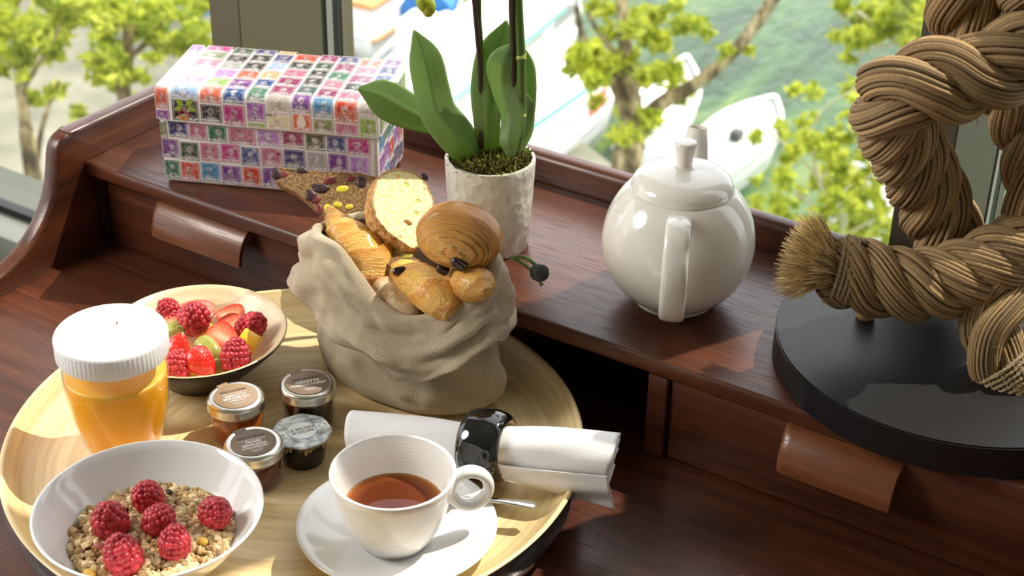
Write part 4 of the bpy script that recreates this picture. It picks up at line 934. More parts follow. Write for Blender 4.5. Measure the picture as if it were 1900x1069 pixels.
L_mo = [('GRIOTTE', .0008, .0048, LABT, .00006), ('MORELLO CHERRY', -.0034, .0035, LABT, .00003), ('PRODUIT EN', -.0094, .0018, LABT, 0), ('FRANCE', -.0114, .0018, LABT, 0), ('alainmilliat', .0062, .0056, LABG, 0)]
jam_jar((-.7535, .7785), jam('apricot_jam', (.50, .13, .012), (.28, .055, .006)), L_ap, 'small jar of orange apricot jam with tan label on its lid', TA, H=.0395, labc=N('tan_paper_label', lin(164, 138, 112), .6).m)
jam_jar((-.7020, .7405), jam('strawberry_jam', (.14, .012, .012), (.06, .006, .008)), L_st, 'small jar of red strawberry jam beside the muesli bowl', TA, H=.0370)
jam_jar((-.7185, .8270), jam('morello_jam', (.025, .004, .006), (.012, .003, .004)), L_mo, 'small jar of near-black cherry jam beside the linen sack', TA-.06, H=.0390)
BP = (-.6888, .7825); but = empty('butter_pot', (*BP, T), 'small black pot of butter sealed with a printed foil lid', 'pot')
v, f = lathe([(0, .0003), (.0150, .0003), (.0165, .0010), (.0180, .0080), (.0196, .0200), (.0205, .0262), (.0215, .0270), (0, .0270)], 56); MB().add(v, f).build('pot', N('black_plastic_pot', (.010, .010, .011), .25).m, but)
FOIL = N('printed_silver_foil', lin(205, 208, 206), .42, Metallic=.25); c = FOIL.coord(); x, y, z = FOIL.sep(c)
FOIL.set('Base Color', FOIL.ramp(FOIL.noise(FOIL.mapping(c, (1, 1, 1)), 170, 5, .7), [(.40, lin(150, 160, 160)), (.55, lin(214, 218, 216))])); FOIL.bump(FOIL.noise(c, 120, 3), .12, .001); FOIL = FOIL.m
GOLD = N('gold_foil_skirt', lin(196, 180, 130), .30, Metallic=.9); GOLD.bump(GOLD.noise(GOLD.coord(), 260, 3, .7), .5, .002); GOLD = GOLD.m
oct_ = lambda a: .0245*(1-.045*abs(math.sin(a*4+.3)))
v = [(0, 0, .0282)]; f = []; ns = 96
for k, (s_, z_) in enumerate(((.5, .0282), (.90, .0281), (.985, .0277), (1., .0270))):
    v += [(oct_(2*PI*i/ns)*s_*math.cos(2*PI*i/ns), oct_(2*PI*i/ns)*s_*math.sin(2*PI*i/ns), z_) for i in range(ns)]
f = [(0, 1+i, 1+(i+1) % ns) for i in range(ns)]+[(1+j*ns+i, 1+j*ns+(i+1) % ns, 1+(j+1)*ns+(i+1) % ns, 1+(j+1)*ns+i) for j in range(3) for i in range(ns)]
fl = MB().add(v, f).build('foil_lid', FOIL, but)
v = []
for j in range(6):
    for i in range(ns*2):
        a = 2*PI*i/(ns*2); w_ = .0006*math.sin(a*31)*(j/5)+.0005*math.sin(a*17+1)*(j/5); r_ = oct_(a)*(1-.16*(j/5)**.7)+w_; z_ = .0270-(.0065+.0022*math.sin(a*7)+.0012*math.sin(a*23))*(j/5); v.append((r_*math.cos(a), r_*math.sin(a), z_))
f = [(j*ns*2+i, j*ns*2+(i+1) % (ns*2), (j+1)*ns*2+(i+1) % (ns*2), (j+1)*ns*2+i) for j in range(5) for i in range(ns*2)]
MB().add(v, f).build('foil_skirt', GOLD, but)
BTA = wa+math.radians(26); ca, sa = math.cos(BTA), math.sin(BTA)
BAND = N('white_printed_band', lin(224, 228, 226), .5).m; BLU = N('pale_blue_print', lin(150, 175, 195), .5).m; DGR = N('dark_grey_print', lin(90, 82, 70), .5).m
def loc2(x_, y_, z_=.02835): return (ca*x_-sa*y_, sa*x_+ca*y_, z_)
MB().add([loc2(-.0222, -.0046), loc2(.0222, -.0046), loc2(.0222, .0046), loc2(-.0222, .0046)], [(0, 1, 2, 3)]).build('printed_band', BAND, fl, smooth=False)
v, f = lathe([(.0118, 0), (0, 0)], 48); MB().add(v+[0, 0, .02830], f).build('printed_circle', BAND, fl, smooth=False)
arc(fl, (0, 0), .0118, 0, PI, .0005, .02836, BLU, 'printed_ring', 40); arc(fl, (0, 0), .0118, PI, 2*PI, .0005, .02836, BLU, 'printed_ring', 40)
text_mesh('LE BEURRE', .0046, DGR, fl, loc2(.0005, .0020, .02842), BTA, bold=.00004); text_mesh('BORDIER', .0046, DGR, fl, loc2(.0005, -.0024, .02842), BTA, bold=.00004)
text_mesh('20g', .0034, DGR, fl, loc2(-.0172, -.0008, .02842), BTA); arc(fl, loc2(.0172, .0)[:2], .0030, 0, PI, .0002, .02842, DGR, 'printed_ring', 20); arc(fl, loc2(.0172, .0)[:2], .0030, PI, 2*PI, .0002, .02842, DGR, 'printed_ring', 20)
# ================================================================== fruit and berries (shapes shared by the two bowls)
RASP = N('raspberry_red', (.42, .012, .022), .42, Subsurface_Weight=.3, Coat_Weight=.12, Coat_Roughness=.2); RASP.set('Subsurface Radius', (.006, .001, .001)); RASP.set('Base Color', RASP.mix((.32, .006, .015), (.56, .028, .042), RASP.attr())); RASP = RASP.m
def rasp_mesh(seed):
    r = np.random.default_rng(seed); mb = MB(); v0, f0 = ICO2
    hh, rr = .0115, .0098
    rows = [(-.92, 9), (-.62, 13), (-.25, 15), (.12, 14), (.46, 12), (.74, 8), (.94, 4)]
    for k, (q, n) in enumerate(rows):
        z = hh*q; rad = rr*math.sqrt(max(0.02, 1-(abs(q)**(2.0 if q > 0 else 3.4))))*(1-.10*max(q, 0))
        for i in range(n):
            a = 2*PI*(i+.5*(k % 2))/n+r.normal()*.06; s_ = .0033*(1 if q < .7 else .85)*r.uniform(.9, 1.1)
            mb.add(v0*s_*[1, 1, 1]+[rad*.86*math.cos(a), rad*.86*math.sin(a), z+r.normal()*.0003], f0, col=r.random())
    v, f = lathe([(0, -hh*.95)]+[(rr*.90*math.sqrt(max(0, 1-abs(q)**3)), hh*q*.98) for q in np.linspace(-.9, .95, 10)]+[(0, hh)], 14); mb.add(v, f, col=0.)
    o = mb.build('raspberry', RASP); me = o.data; bpy.data.objects.remove(o); return me
RM = [rasp_mesh(k) for k in range(3)]
def raspberry(p, k, sc, tilt, label, group):
    o = link('raspberry', RM[k % 3]); o.location = Vector(p); o.scale = (sc,)*3; o.rotation_euler = tilt; return tag(o, label, 'raspberry', group)

# ------------------------------------------------------------------ muesli bowl
MC = np.array([-.6944, .6202]); MZ = .083; MR = .0814
mbowl = empty('muesli_bowl', (*MC, T), 'deep white porcelain bowl filled with crunchy muesli', 'bowl')
hb = MZ-T
bp = [(0, .0003), (.030, .0003), (.0325, .0015), (.0330, .004), (.0400, .009), (.0520, .0180), (.0630, .0290), (.0720, .0405), (.0785, .0500), (MR, hb-.0010), (MR+.0002, hb-.0002), (MR-.0008, hb+.0005), (MR-.0022, hb), (.0758, .0490), (.0692, .0395), (.0600, .0285), (.0490, .0185), (.0370, .0110), (.022, .0075), (0, .0070)]
v, f = lathe(bp, 112); MB().add(v, f).build('bowl', PORC_W, mbowl)
mz = .0285
OAT = N('toasted_oats', lin(200, 170, 120), .8); OAT.set('Base Color', OAT.attr()); OAT.bump(OAT.noise(OAT.coord(), 900, 3), .5, .0006); OAT = OAT.m
mb = MB(); r = np.random.default_rng(9)
off0 = IMR*.012-AWAY*.004    # the heap leans to the right and front of the bowl
def heap(x, y): return mz+.0060*math.exp(-(((x-off0[0])**2+(y-off0[1])**2)/.0012))+.0035*mnoise.noise(Vector((x*55, y*55, 4.)))
v, f = grid(lambda i, j: (.0560*j/13*math.cos(2*PI*i/60), .0560*j/13*math.sin(2*PI*i/60), heap(.056*j/13*math.cos(2*PI*i/60), .056*j/13*math.sin(2*PI*i/60))-.0030), 60, 14, True); mb.add(v, f, col=lin(140, 104, 62))
oc = [(224, 198, 150), (208, 178, 126), (236, 216, 174), (194, 160, 108), (230, 206, 162), (172, 138, 92)]
for k in range(2300):
    a = r.random()*2*PI; rad = .0580*math.sqrt(r.random()); x, y = rad*math.cos(a), rad*math.sin(a)
    sz = r.choice([.0018, .0026, .0040], p=[.45, .37, .18]); v, f = ICO1 if sz < .0022 else ICO2
    sh = np.array([1, r.uniform(.6, 1), r.uniform(.3, .8)]); q = v*sh*sz*(1+.35*np.array([mnoise.noise(Vector((*p_*1.6,))+Vector((k*1.3, 0, 0))) for p_ in v])[:, None])
    al_, be = r.random()*6.3, r.normal()*.8; Rm = np.array(Matrix.Rotation(al_, 3, 'Z')@Matrix.Rotation(be, 3, 'X'))
    c_ = np.array(oc[r.integers(6)])*r.uniform(.85, 1.1)
    mb.add(q@Rm.T+[x, y, heap(x, y)+r.uniform(-.0005, .0022)], f, col=lin(*np.minimum(c_, 255)))
tag(mb.build('muesli', OAT, mbowl, smooth=False), kind='stuff')
DRY = [N('dried_mango_bit', lin(225, 180, 70), .5).m, N('dried_berry_bit', lin(176, 92, 82), .6).m, N('raisin_bit', lin(60, 40, 34), .5).m]
for (u, w_, m, s_) in ((376, 1004, 0, .0042), (183, 1013, 1, .0044), (165, 1063, 0, .0048), (314, 913, 2, .0032), (300, 1020, 0, .003)):
    p = at(u, w_, z=T+mz+.0075)-[MC[0], MC[1], T]; v, f = ICO2; v = v*[1, .8, .55]*s_*(1+.3*vnoise(v, 1.5, u))[:, None]
    MB().add(v+p, f).build('dried_fruit', DRY[m], mbowl)
gR = 'raspberries on the muesli'
for k, (u, w_, sc, tl, lb) in enumerate(((274, 922, 1.04, (.35, .1, 0), 'raspberry standing at the back of the muesli'), (204, 966, 1.20, (.2, -.15, 1), 'plump raspberry on the muesli beside the bowl\'s bare inner wall'), (296, 965, 1.06, (.6, -.5, 2), 'raspberry in the middle of the muesli'),
                                     (400, 952, 1.06, (.9, .9, .5), 'raspberry lying alone on the muesli near the jam jars'), (324, 1006, 1.0, (.2, .1, 3), 'raspberry on the muesli nearest the saucer'), (227, 1029, 1.18, (.25, .3, 4), 'large raspberry at the front edge of the muesli'))):
    p = at(u, w_, z=T+mz+.0145); raspberry(p, k, sc, tl, lb, gR)

# ------------------------------------------------------------------ fruit salad bowl
FC = np.array([-.8396, .8287]); FZ = .075; FR = .0760; fbowl = empty('fruit_bowl', (*FC, T), 'bamboo bowl with black outside filled with fruit salad', 'bowl'); hb = FZ-T
v, f = lathe([(0, .0095), (.020, .0100), (.036, .0150), (.050, .0240), (.062, .0345), (.0700, .0425), (FR-.0020, hb-.0004), (FR-.0010, hb), (FR-.0001, hb-.0006)], 96); MB().add(v, f).build('bamboo_inside', bamboo('pale_coiled_bamboo', lin(206, 174, 124), lin(230, 204, 160), lin(242, 224, 190), 120.), fbowl)
v, f = lathe([(FR, hb-.0007), (FR-.0006, hb-.0030), (.0712, .0390), (.0640, .0310), (.0525, .0200), (.0420, .0100), (.036, .0035), (.034, .0004), (0, .0004)], 96); MB().add(v, f).build('black_outside', N('matt_black_lacquer', (.012, .011, .010), .35).m, fbowl)
STRW = N('strawberry_skin', (.62, .030, .018), .25, Coat_Weight=.4, Coat_Roughness=.12)
c = STRW.coord(); vo = STRW.voro(c, 420.); STRW.set('Base Color', STRW.mix((.85, .45, .12), (.66, .026, .018), STRW.ramp(vo, [(.10, (0,)*3), (.2, (1,)*3)]))); STRW.bump(vo, .35, .0008); STRW = STRW.m
CUT = N('strawberry_cut_face', (.80, .20, .10), .22, Coat_Weight=.4, Coat_Roughness=.1); uv = CUT.coord('UV'); x, y, _ = CUT.sep(uv)
CUT.set('Base Color', CUT.mix(CUT.ramp(x, [(.0, (.88, .46, .30)), (.35, (.82, .20, .10)), (.8, (.70, .06, .03)), (1., (.62, .025, .015))]), (.92, .60, .45), CUT.ramp(CUT.noise(CUT.mapping(uv, (2, 16, 1)), 3., 2), [(.58, (0,)*3), (.72, (.6,)*3)]))); CUT = CUT.m
def strawberry(p, x_ax, n_cut, L, W, label, half=True, k=0):
    """half a strawberry: pointed along x_ax, flat cut face looking along n_cut"""
    t = empty('strawberry_piece', p, label, 'strawberry', 'strawberry pieces in the fruit bowl'); Rm = rot_to(x_ax, n_cut)
    ns, na = 16, 15; prof = lambda q: W*(math.sin(PI*min(1, q**.75))**.62)*(1.06-.35*q) if 0 < q < 1 else 0.
    v = []
    for i in range(ns+1):
        q = i/ns; rad = max(prof(q), .00005)
        for j in range(na):
            a = PI+PI*j/(na-1); v.append(((q-.45)*L, rad*math.cos(a), rad*math.sin(a)*.85))
    f = [(i*na+j, i*na+j+1, (i+1)*na+j+1, (i+1)*na+j) for i in range(ns) for j in range(na-1)]
    MB().add(np.array(v)@Rm.T, f).build('skin', STRW, t)
    cv = []; cu = []
    for i in range(ns+1):
        q = i/ns; rad = max(prof(q), .00005)
        for j in range(9): s_ = -1+2*j/8; cv.append(((q-.45)*L, rad*s_, .0004*(1-s_*s_)-.0012*math.exp(-(s_/.22)**2)*math.sin(PI*q))); cu.append((max(abs(s_), abs(2*q-1)**3), q*.5+.5*s_))
    MB().add(np.array(cv)@Rm.T, [(i*9+j, i*9+j+1, (i+1)*9+j+1, (i+1)*9+j) for i in range(ns) for j in range(8)], cu).build('cut_face', CUT, t)
    return t
V = lambda r_, u_, a_=0.: RIGHT*r_+UP*u_-FWD*a_    # direction by what the photo shows: right, up, towards the lens
fz = T+.030
strawberry(at(370, 573, z=fz+.014), V(-1, .28), V(.15, .75, .7), .030, .0135, 'flat strawberry half lying against the back wall of the bamboo bowl')
strawberry(at(428, 583, z=fz+.012), V(-1, .1), V(-.1, .6, .75), .028, .0125, 'strawberry half leaning behind two others in the bamboo bowl')
strawberry(at(428, 603, z=fz+.013), V(-.9, -.3, .1), V(.2, .5, .8), .027, .0125, 'pale cut strawberry half in the middle of the bamboo bowl')
strawberry(at(413, 624, z=fz+.015), V(.75, -.55), V(.15, .55, .85), .032, .0145, 'large strawberry half with a split in its cut face')
strawberry(at(372, 672, z=fz+.0125), V(.75, -.75), V(-.3, -.45, -.8), .031, .0140, 'glossy strawberry half showing its seeded skin at the bowl front')
strawberry(at(330, 645, z=fz+.010), V(.3, .9), V(.0, .2, -1), .026, .0125, 'seedy strawberry half beside the juice jar lid')
strawberry(at(325, 598, z=fz+.010), V(1, -.1), V(.1, .6, .7), .024, .0105, 'small strawberry slice tucked behind the juice jar')
gR2 = 'raspberries in the fruit bowl'
for k, (u, w_, dz, sc, tl, lb) in enumerate(((360, 591, .020, 1.24, (.5, .2, 1), 'large raspberry standing beside the kiwi'), (313, 576, .012, .92, (.4, -.2, 0), 'raspberry half hidden behind the white jar lid'), (467, 606, .014, 1.08, (.8, .5, 2), 'raspberry leaning on the right wall of the bamboo bowl beside mango'),
                                         (437, 660, .015, 1.14, (.3, .3, 3), 'raspberry at the front rim of the bamboo bowl'), (328, 678, .012, 1.02, (.6, -.3, 4), 'raspberry pressed against the bowl rim by the juice jar'), (318, 592, .006, .9, (1, 0, 5), 'raspberry low in the bowl under another raspberry'))):
    raspberry(at(u, w_, z=fz+dz), k+1, sc, tl, lb, gR2)
KIWI = N('kiwi_flesh', lin(140, 150, 50), .25, Coat_Weight=.4, Coat_Roughness=.1, Subsurface_Weight=.2); KIWI.set('Subsurface Radius', (.003, .004, .001)); KIWI.set('Base Color', KIWI.mix(lin(130, 138, 52), lin(184, 180, 96), KIWI.noise(KIWI.coord(), 160, 3))); KIWI = KIWI.m
MNG = N('mango_flesh', (.86, .44, .015), .22, Coat_Weight=.4, Coat_Roughness=.1, Subsurface_Weight=.2); MNG.set('Base Color', MNG.mix((.80, .40, .012), (.92, .56, .05), MNG.noise(MNG.coord(), 90, 3))); MNG = MNG.m
def chunk(name, cat, p, size, rot, m, label, bevel, group):
    bm = bmesh.new(); bmesh.ops.create_cube(bm, size=1); bmesh.ops.bevel(bm, geom=list(bm.edges), offset=bevel, segments=4, affect='EDGES', profile=.5)
    for q in bm.verts:
        q.co = Vector((q.co.x*size[0]*(1+.18*q.co.z), q.co.y*size[1]*(1-.15*q.co.x), q.co.z*size[2]*(1+.12*q.co.y)))
    me = bpy.data.meshes.new(name); bm.to_mesh(me); bm.free(); me.materials.append(m); shade(me, 50); o = link(name, me); o.location = Vector(p); o.rotation_euler = rot; return tag(o, label, cat, group)
chunk('mango_piece', 'mango', at(462, 635, z=fz+.0115), (.016, .014, .015), (.3, .4, .3), MNG, 'yellow mango cube beside the leaning raspberry', .14, 'mango pieces in the fruit bowl')
chunk('mango_piece', 'mango', at(381, 618, z=fz+.004), (.016, .013, .013), (.1, .3, .9), MNG, 'mango piece showing between large raspberry and strawberries', .14, 'mango pieces in the fruit bowl')
chunk('mango_piece', 'mango', at(352, 690, z=fz+.002), (.015, .013, .012), (.2, .1, .5), MNG, 'mango piece low at the bowl front beside the seeded strawberry', .14, 'mango pieces in the fruit bowl')
chunk('kiwi_piece', 'kiwi', at(387, 650, z=fz+.0085), (.027, .018, .018), (.35, .25, -.25), KIWI, 'large pale green kiwi chunk between strawberries', .38, 'kiwi pieces in the fruit bowl')
chunk('kiwi_piece', 'kiwi', at(330, 612, z=fz+.0115), (.018, .013, .013), (.2, -.3, .6), KIWI, 'small kiwi wedge with dark seeds under the large raspberry', .22, 'kiwi pieces in the fruit bowl')
chunk('kiwi_piece', 'kiwi', at(408, 683, z=fz+.002), (.014, .012, .011), (.3, .2, .2), KIWI, 'olive kiwi chunk by the front rim beside a raspberry', .25, 'kiwi pieces in the fruit bowl')
kz = bpy.data.objects['kiwi_piece.001']; mbk = MB()
for k in range(9):
    v, f = ICO1; mbk.add(v*[.0012, .0006, .0005]+[.006+.003*math.cos(k*2.1), -.002+.0045*math.sin(k*1.3), .0064], f)
mbk.build('kiwi_seeds', N('black_kiwi_seed', (.012, .01, .01), .3).m, kz)

# ================================================================== linen sack of bread
SB = np.array([-.690, .9220]); sack = empty('bread_sack', (*SB, T), 'natural linen sack with turned-down cuff holding the bread', 'bread bag'); S3 = np.array([*SB, T]); HX, HY = .0850, .0480
LIN = N('natural_linen', lin(170, 152, 124), .9); uv = LIN.coord('UV')
wx = LIN.wave(uv, 335., 1.0, 2., 'X', dscale=2.); wy = LIN.wave(uv, 335., 1.0, 2., 'Y', dscale=2.); wv = LIN.math('MAXIMUM', wx, wy); nz = LIN.noise(uv, 60., 4)
col = LIN.mix(lin(186, 168, 138), lin(230, 214, 184), LIN.math('MULTIPLY', wv, LIN.math('ADD', nz, .35)))
LIN.set('Base Color', LIN.mix(col, lin(142, 124, 98), LIN.ramp(LIN.math('MULTIPLY', wx, wy), [(.0, (.45,)*3), (.15, (0,)*3)]))); LIN.bump(wv, .8, .0012); LIN.set('Sheen Weight', .15); LIN = LIN.m
def cyl_hit(u, v, ex):
    """where the line of sight through a picture point meets the sack's oval side, enlarged by ex"""
    d = ray(u, v); ax_, ay = HX+ex, HY+ex; o = CAM[:2]-SB; A = (d[0]/ax_)**2+(d[1]/ay)**2; B = 2*(o[0]*d[0]/ax_**2+o[1]*d[1]/ay**2); C_ = (o[0]/ax_)**2+(o[1]/ay)**2-1; D_ = B*B-4*A*C_
    t = (-B-math.sqrt(max(D_, 0)))/(2*A); p = CAM+d*t; return math.atan2((p[1]-SB[1])/ay, (p[0]-SB[0])/ax_), p[2]
def circ_interp(pts, back):
    P = sorted([(a % (2*PI), z) for a, z in pts]+[(a % (2*PI), z) for a, z in back]); A = np.array([p[0] for p in P]); Z = np.array([p[1] for p in P])
    A = np.r_[A-2*PI, A, A+2*PI]; Z = np.r_[Z, Z, Z]; th = np.linspace(0, 2*PI, 721); zz = np.interp(th, A, Z); kk = np.hanning(41); kk /= kk.sum()
    zz = np.convolve(np.r_[zz[-21:-1], zz, zz[1:21]], kk, 'valid'); return lambda a: np.interp(a % (2*PI), th, zz)
rimz = circ_interp([cyl_hit(u, v, .004) for u, v in ((612, 455), (640, 492), (690, 560), (745, 598), (800, 592), (870, 560), (912, 535))], [(.15, .168), (.8, .172), (PI/2, .165), (2.3, .158), (2.9, .152)])
hemz = circ_interp([cyl_hit(u, v, .012) for u, v in ((608, 600), (643, 635), (692, 655), (740, 698), (795, 707), (854, 669), (910, 612))], [(-.05, .105), (.8, .10), (PI/2, .10), (2.3, .10), (3.0, .108)])
NA = 200
def sxy(a, s_, ex, z=0.):
    return np.array([(HX*s_+ex)*math.cos(a), (HY*s_+ex)*math.sin(a)])
def wr(a, q, k=0.): return .0022*math.sin(a*5+q*7+2*mnoise.noise(Vector((math.cos(a)*1.5+k, math.sin(a)*1.5, q*2))))*(.3+abs(mnoise.noise(Vector((math.cos(a)*2+5, math.sin(a)*2+k, q*2)))))*2+.0034*mnoise.noise(Vector((math.cos(a)*2.2+k, math.sin(a)*2.2, q*3.)))+.0016*mnoise.noise(Vector((math.cos(a)*6+k, math.sin(a)*6, q*7.)))
v = []; uv = []
levels = [(0., .86), (.02, .93), (.10, .985), (.22, 1.0), (.36, .975), (.50, .93), (.66, .90), (.86, .93), (1., .985)]; NL = 40
for j in range(NL):
    q = j/(NL-1); s_ = np.interp(q, [l[0] for l in levels], [l[1] for l in levels])
    for i in range(NA):
        a = 2*PI*i/NA; top = rimz(a)-T-.003; z = top*q+.0006; p = sxy(a, s_, 0); p[0] += .012*max(0, math.cos(a))*(1-q)**.6*min(1, q*9); nrm = np.array([math.cos(a)*HY, math.sin(a)*HX]); nrm /= np.linalg.norm(nrm); p = p+nrm*(wr(a, q)*min(1, 4*q)*1.6-.006*math.exp(-((q-.62)/.12)**2)*max(0, math.sin(a*3+.6)))
        v.append((p[0], p[1], z)); uv.append((a*.075, z))
f = [(j*NA+i, j*NA+(i+1) % NA, (j+1)*NA+(i+1) % NA, (j+1)*NA+i) for j in range(NL-1) for i in range(NA)]; f.append(tuple(reversed(range(NA))))
mb = MB().add(v, f, uv); v2 = []; uv2 = []   # inner side, down to the bread
for j in range(8):
    for i in range(NA):
        a = 2*PI*i/NA; q = j/7; p = sxy(a, .975-.05*q, -.002*(1 if j else 0)); v2.append((p[0], p[1], rimz(a)-T-.003-.055*q)); uv2.append((a*.075, .2+q*.05))
mb.add(v2, [(j*NA+i, j*NA+(i+1) % NA, (j+1)*NA+(i+1) % NA, (j+1)*NA+i) for j in range(7) for i in range(NA)]+[tuple(range(7*NA, 8*NA))], uv2)
mb.build('sack_body', LIN, sack)
v = []; uv = []; NC = 26
for j in range(NC):
    q = j/(NC-1)
    for i in range(NA):
        a = 2*PI*i/NA; zt = rimz(a)-T; zh = hemz(a)-T
        flare = .004*math.exp(-(((a-3.35+PI) % (2*PI)-PI)/.45)**2)+.003*math.exp(-(((a-6.0+PI) % (2*PI)-PI)/.4)**2)
        if q < .2:
            k = q/.2*PI; ex = -.0035+.0045*(1-math.cos(k))*.9; z = zt-.0035+.0038*math.sin(k)
        else:
            k = (q-.2)/.8; ex = .0046+(.0050+flare)*math.sin(k*PI*.62)+.0075*k; z = zt-.0035+(zh-zt+.0035)*k
        nrm = np.array([math.cos(a)*HY, math.sin(a)*HX]); nrm /= np.linalg.norm(nrm); p = sxy(a, .985, 0)+nrm*(ex+wr(a, q*1.5, 3.)*1.5*min(1, q*3)); v.append((p[0], p[1], z+.0015*mnoise.noise(Vector((math.cos(a)*5, math.sin(a)*5, q*2+9))))); uv.append((a*.075, .3-q*.07))
f = [(j*NA+i, j*NA+(i+1) % NA, (j+1)*NA+(i+1) % NA, (j+1)*NA+i) for j in range(NC-1) for i in range(NA)]
o = MB().add(v, f, uv).build('cuff', LIN, sack); md = o.modifiers.new('thickness', 'SOLIDIFY'); md.thickness = .0018; md.offset = -1
CORD = N('green_cord', lin(112, 138, 72), .6).m
w0 = at(948, 478, y=.955)-S3
for a_, b_ in (((975, 478), (998, 496)), ((972, 490), (992, 508))):
    pth = [w0, at(*a_, y=.952)-S3, at(*b_, y=.948)-S3, at(b_[0]+14, b_[1]+22, y=.946)-S3]; vv, ff, _ = tube(smooth_path(pth, 16), .0017, 8); MB().add(vv, ff).build('drawcord', CORD, sack)
tg = at(1001, 506, y=.945)-S3; vv, ff = lathe([(0, -.0052), (.0060, -.0050), (.0068, -.0040), (.0072, 0), (.0068, .0040), (.0060, .0050), (0, .0052)], 28); vv = vv@rot_to((0, 0, 1), V(.5, -.05, .8)).T
MB().add(vv+tg, ff).build('toggle', N('dark_grey_toggle', (.03, .03, .032), .55).m, sack)

# ------------------------------------------------------------------ bread
PAST = N('flaky_pastry', (.5, .25, .06), .34, Coat_Weight=.35, Coat_Roughness=.2); at_ = PAST.attr(); c = PAST.coord(); uv = PAST.coord('UV')
nz = PAST.noise(c, 130, 5, .65); fl_ = PAST.noise(PAST.mapping(uv, (3.2, .5, 1)), 5., 5, .6, .6); fine = PAST.noise(c, 420, 4, .7)
cc_ = PAST.mix(at_, PAST.mix(at_, (1., .64, .18), .75), PAST.ramp(fl_, [(.47, (0,)*3), (.60, (.85,)*3)])); cc_ = PAST.mix(cc_, PAST.mix(at_, (.42, .14, .022), .75), PAST.ramp(fl_, [(.30, (.8,)*3), (.41, (0,)*3)]))
PAST.set('Base Color', PAST.mix(cc_, (.98, .66, .24), PAST.ramp(nz, [(.62, (0,)*3), (.76, (.35,)*3)]))); PAST.bump(PAST.math('ADD', PAST.math('MULTIPLY', fl_, 1.6), PAST.math('MULTIPLY', fine, .5)), .9, .0022); PAST = PAST.m
CHOC = N('dark_chocolate', (.020, .009, .006), .22, Coat_Weight=.3).m
gold, brown, pale = np.array(lin(250, 160, 44)), np.array(lin(206, 100, 20)), np.array(lin(255, 216, 112))
def pastry(name, path, radii, ridges, label, cat, group, flat=1., seg=40, n=110, lean=.5, step=.12, seed=0., flat_up=None):
    """rolled pastry: overlapping layers give a saw-tooth outline along the length"""
    sp = smooth_path(path, n); rd = smooth_path([(q, 0, 0) for q in radii], n)[:, 0]; t, Nn, B = frames(sp); org = sp.mean(0); v = []; col = []; uvs = []
    for i in range(n):
        for k in range(seg):
            a = 2*PI*k/seg; d = Nn[i]*math.cos(a)+B[i]*math.sin(a)*flat
            ph = ridges*(i/(n-1))+lean*math.sin(a+1.)+.25*mnoise.noise(Vector((math.cos(a)*1.5+seed, math.sin(a)*1.5, i*.05))); fr = ph-math.floor(ph)
            uvs.append((ph, 3*math.sin(a))); rr_ = rd[i]*(1-step*.5+step*(1-fr)**1.4*1.0)*(1+.05*mnoise.noise(Vector((math.cos(a)*3, math.sin(a)*3+seed, i*.12))))
            v.append(sp[i]+d*rr_-org); m_ = .5+.5*mnoise.noise(Vector((*(v[-1]*70),))+Vector((seed, 0, 0))); cc = gold*(1-fr)+pale*fr*.8+gold*fr*.2; cc = cc*(1-.45*(m_ > .62)*(m_-.3))+0*brown; cc = cc+(brown-cc)*max(0, .55-fr*1.6)*.9; col.append(cc)
    f = [(i*seg+k, i*seg+(k+1) % seg, (i+1)*seg+(k+1) % seg, (i+1)*seg+k) for i in range(n-1) for k in range(seg)]+[tuple(reversed(range(seg))), tuple(range((n-1)*seg, n*seg))]
    t_ = empty(name, org, label, cat, group); MB().add(v, f, uvs, np.array(col)).build('pastry', PAST, t_); return t_, org
gB = 'pastries in the linen sack'
Y = lambda u, v, y: at(u, v, y=y)
pastry('croissant', [Y(612, 384, .930), Y(622, 408, .926), Y(645, 440, .920), Y(670, 474, .914), Y(692, 506, .912), Y(706, 530, .920)], [.0030, .0098, .0180, .0238, .0235, .0150], 6.5, 'golden flaky croissant with its tip pointing up at the sack edge', 'croissant', gB, .85, lean=.35, step=.17, seed=3.)
pastry('croissant', [Y(835, 520, .935), Y(862, 520, .920), Y(886, 530, .905), Y(905, 541, .898)], [.012, .0165, .0150, .0040], 5, 'small croissant end tucked under the big chocolate pastry', 'croissant', gB, .9, lean=.3, step=.15, seed=8.)
t2, o2 = pastry('chocolate_pastry', [Y(734, 500, .918), Y(750, 507, .914), Y(785, 528, .905), Y(820, 556, .897), Y(845, 580, .893)], [.0075, .0140, .0178, .0185, .0110], 3.2, 'long narrow chocolate pastry lying beside the pale roll', 'pastry', gB, .85, lean=.25, step=.10, seed=12.)
def choc(par, org, u, v, y, s_, d):
    vv, ff = ICO3; q = np.sign(vv)*np.abs(vv)**.6*s_; q = q@rot_to(d, V(0, .3, 1)).T; MB().add(q+Y(u, v, y)-org, ff).build('chocolate_stick', CHOC, par)
choc(t2, o2, 741, 503, .899, [.0058, .0034, .0034], V(1, .25)); choc(t2, o2, 727, 504, .908, [.0030, .0042, .0030], V(1, .2))
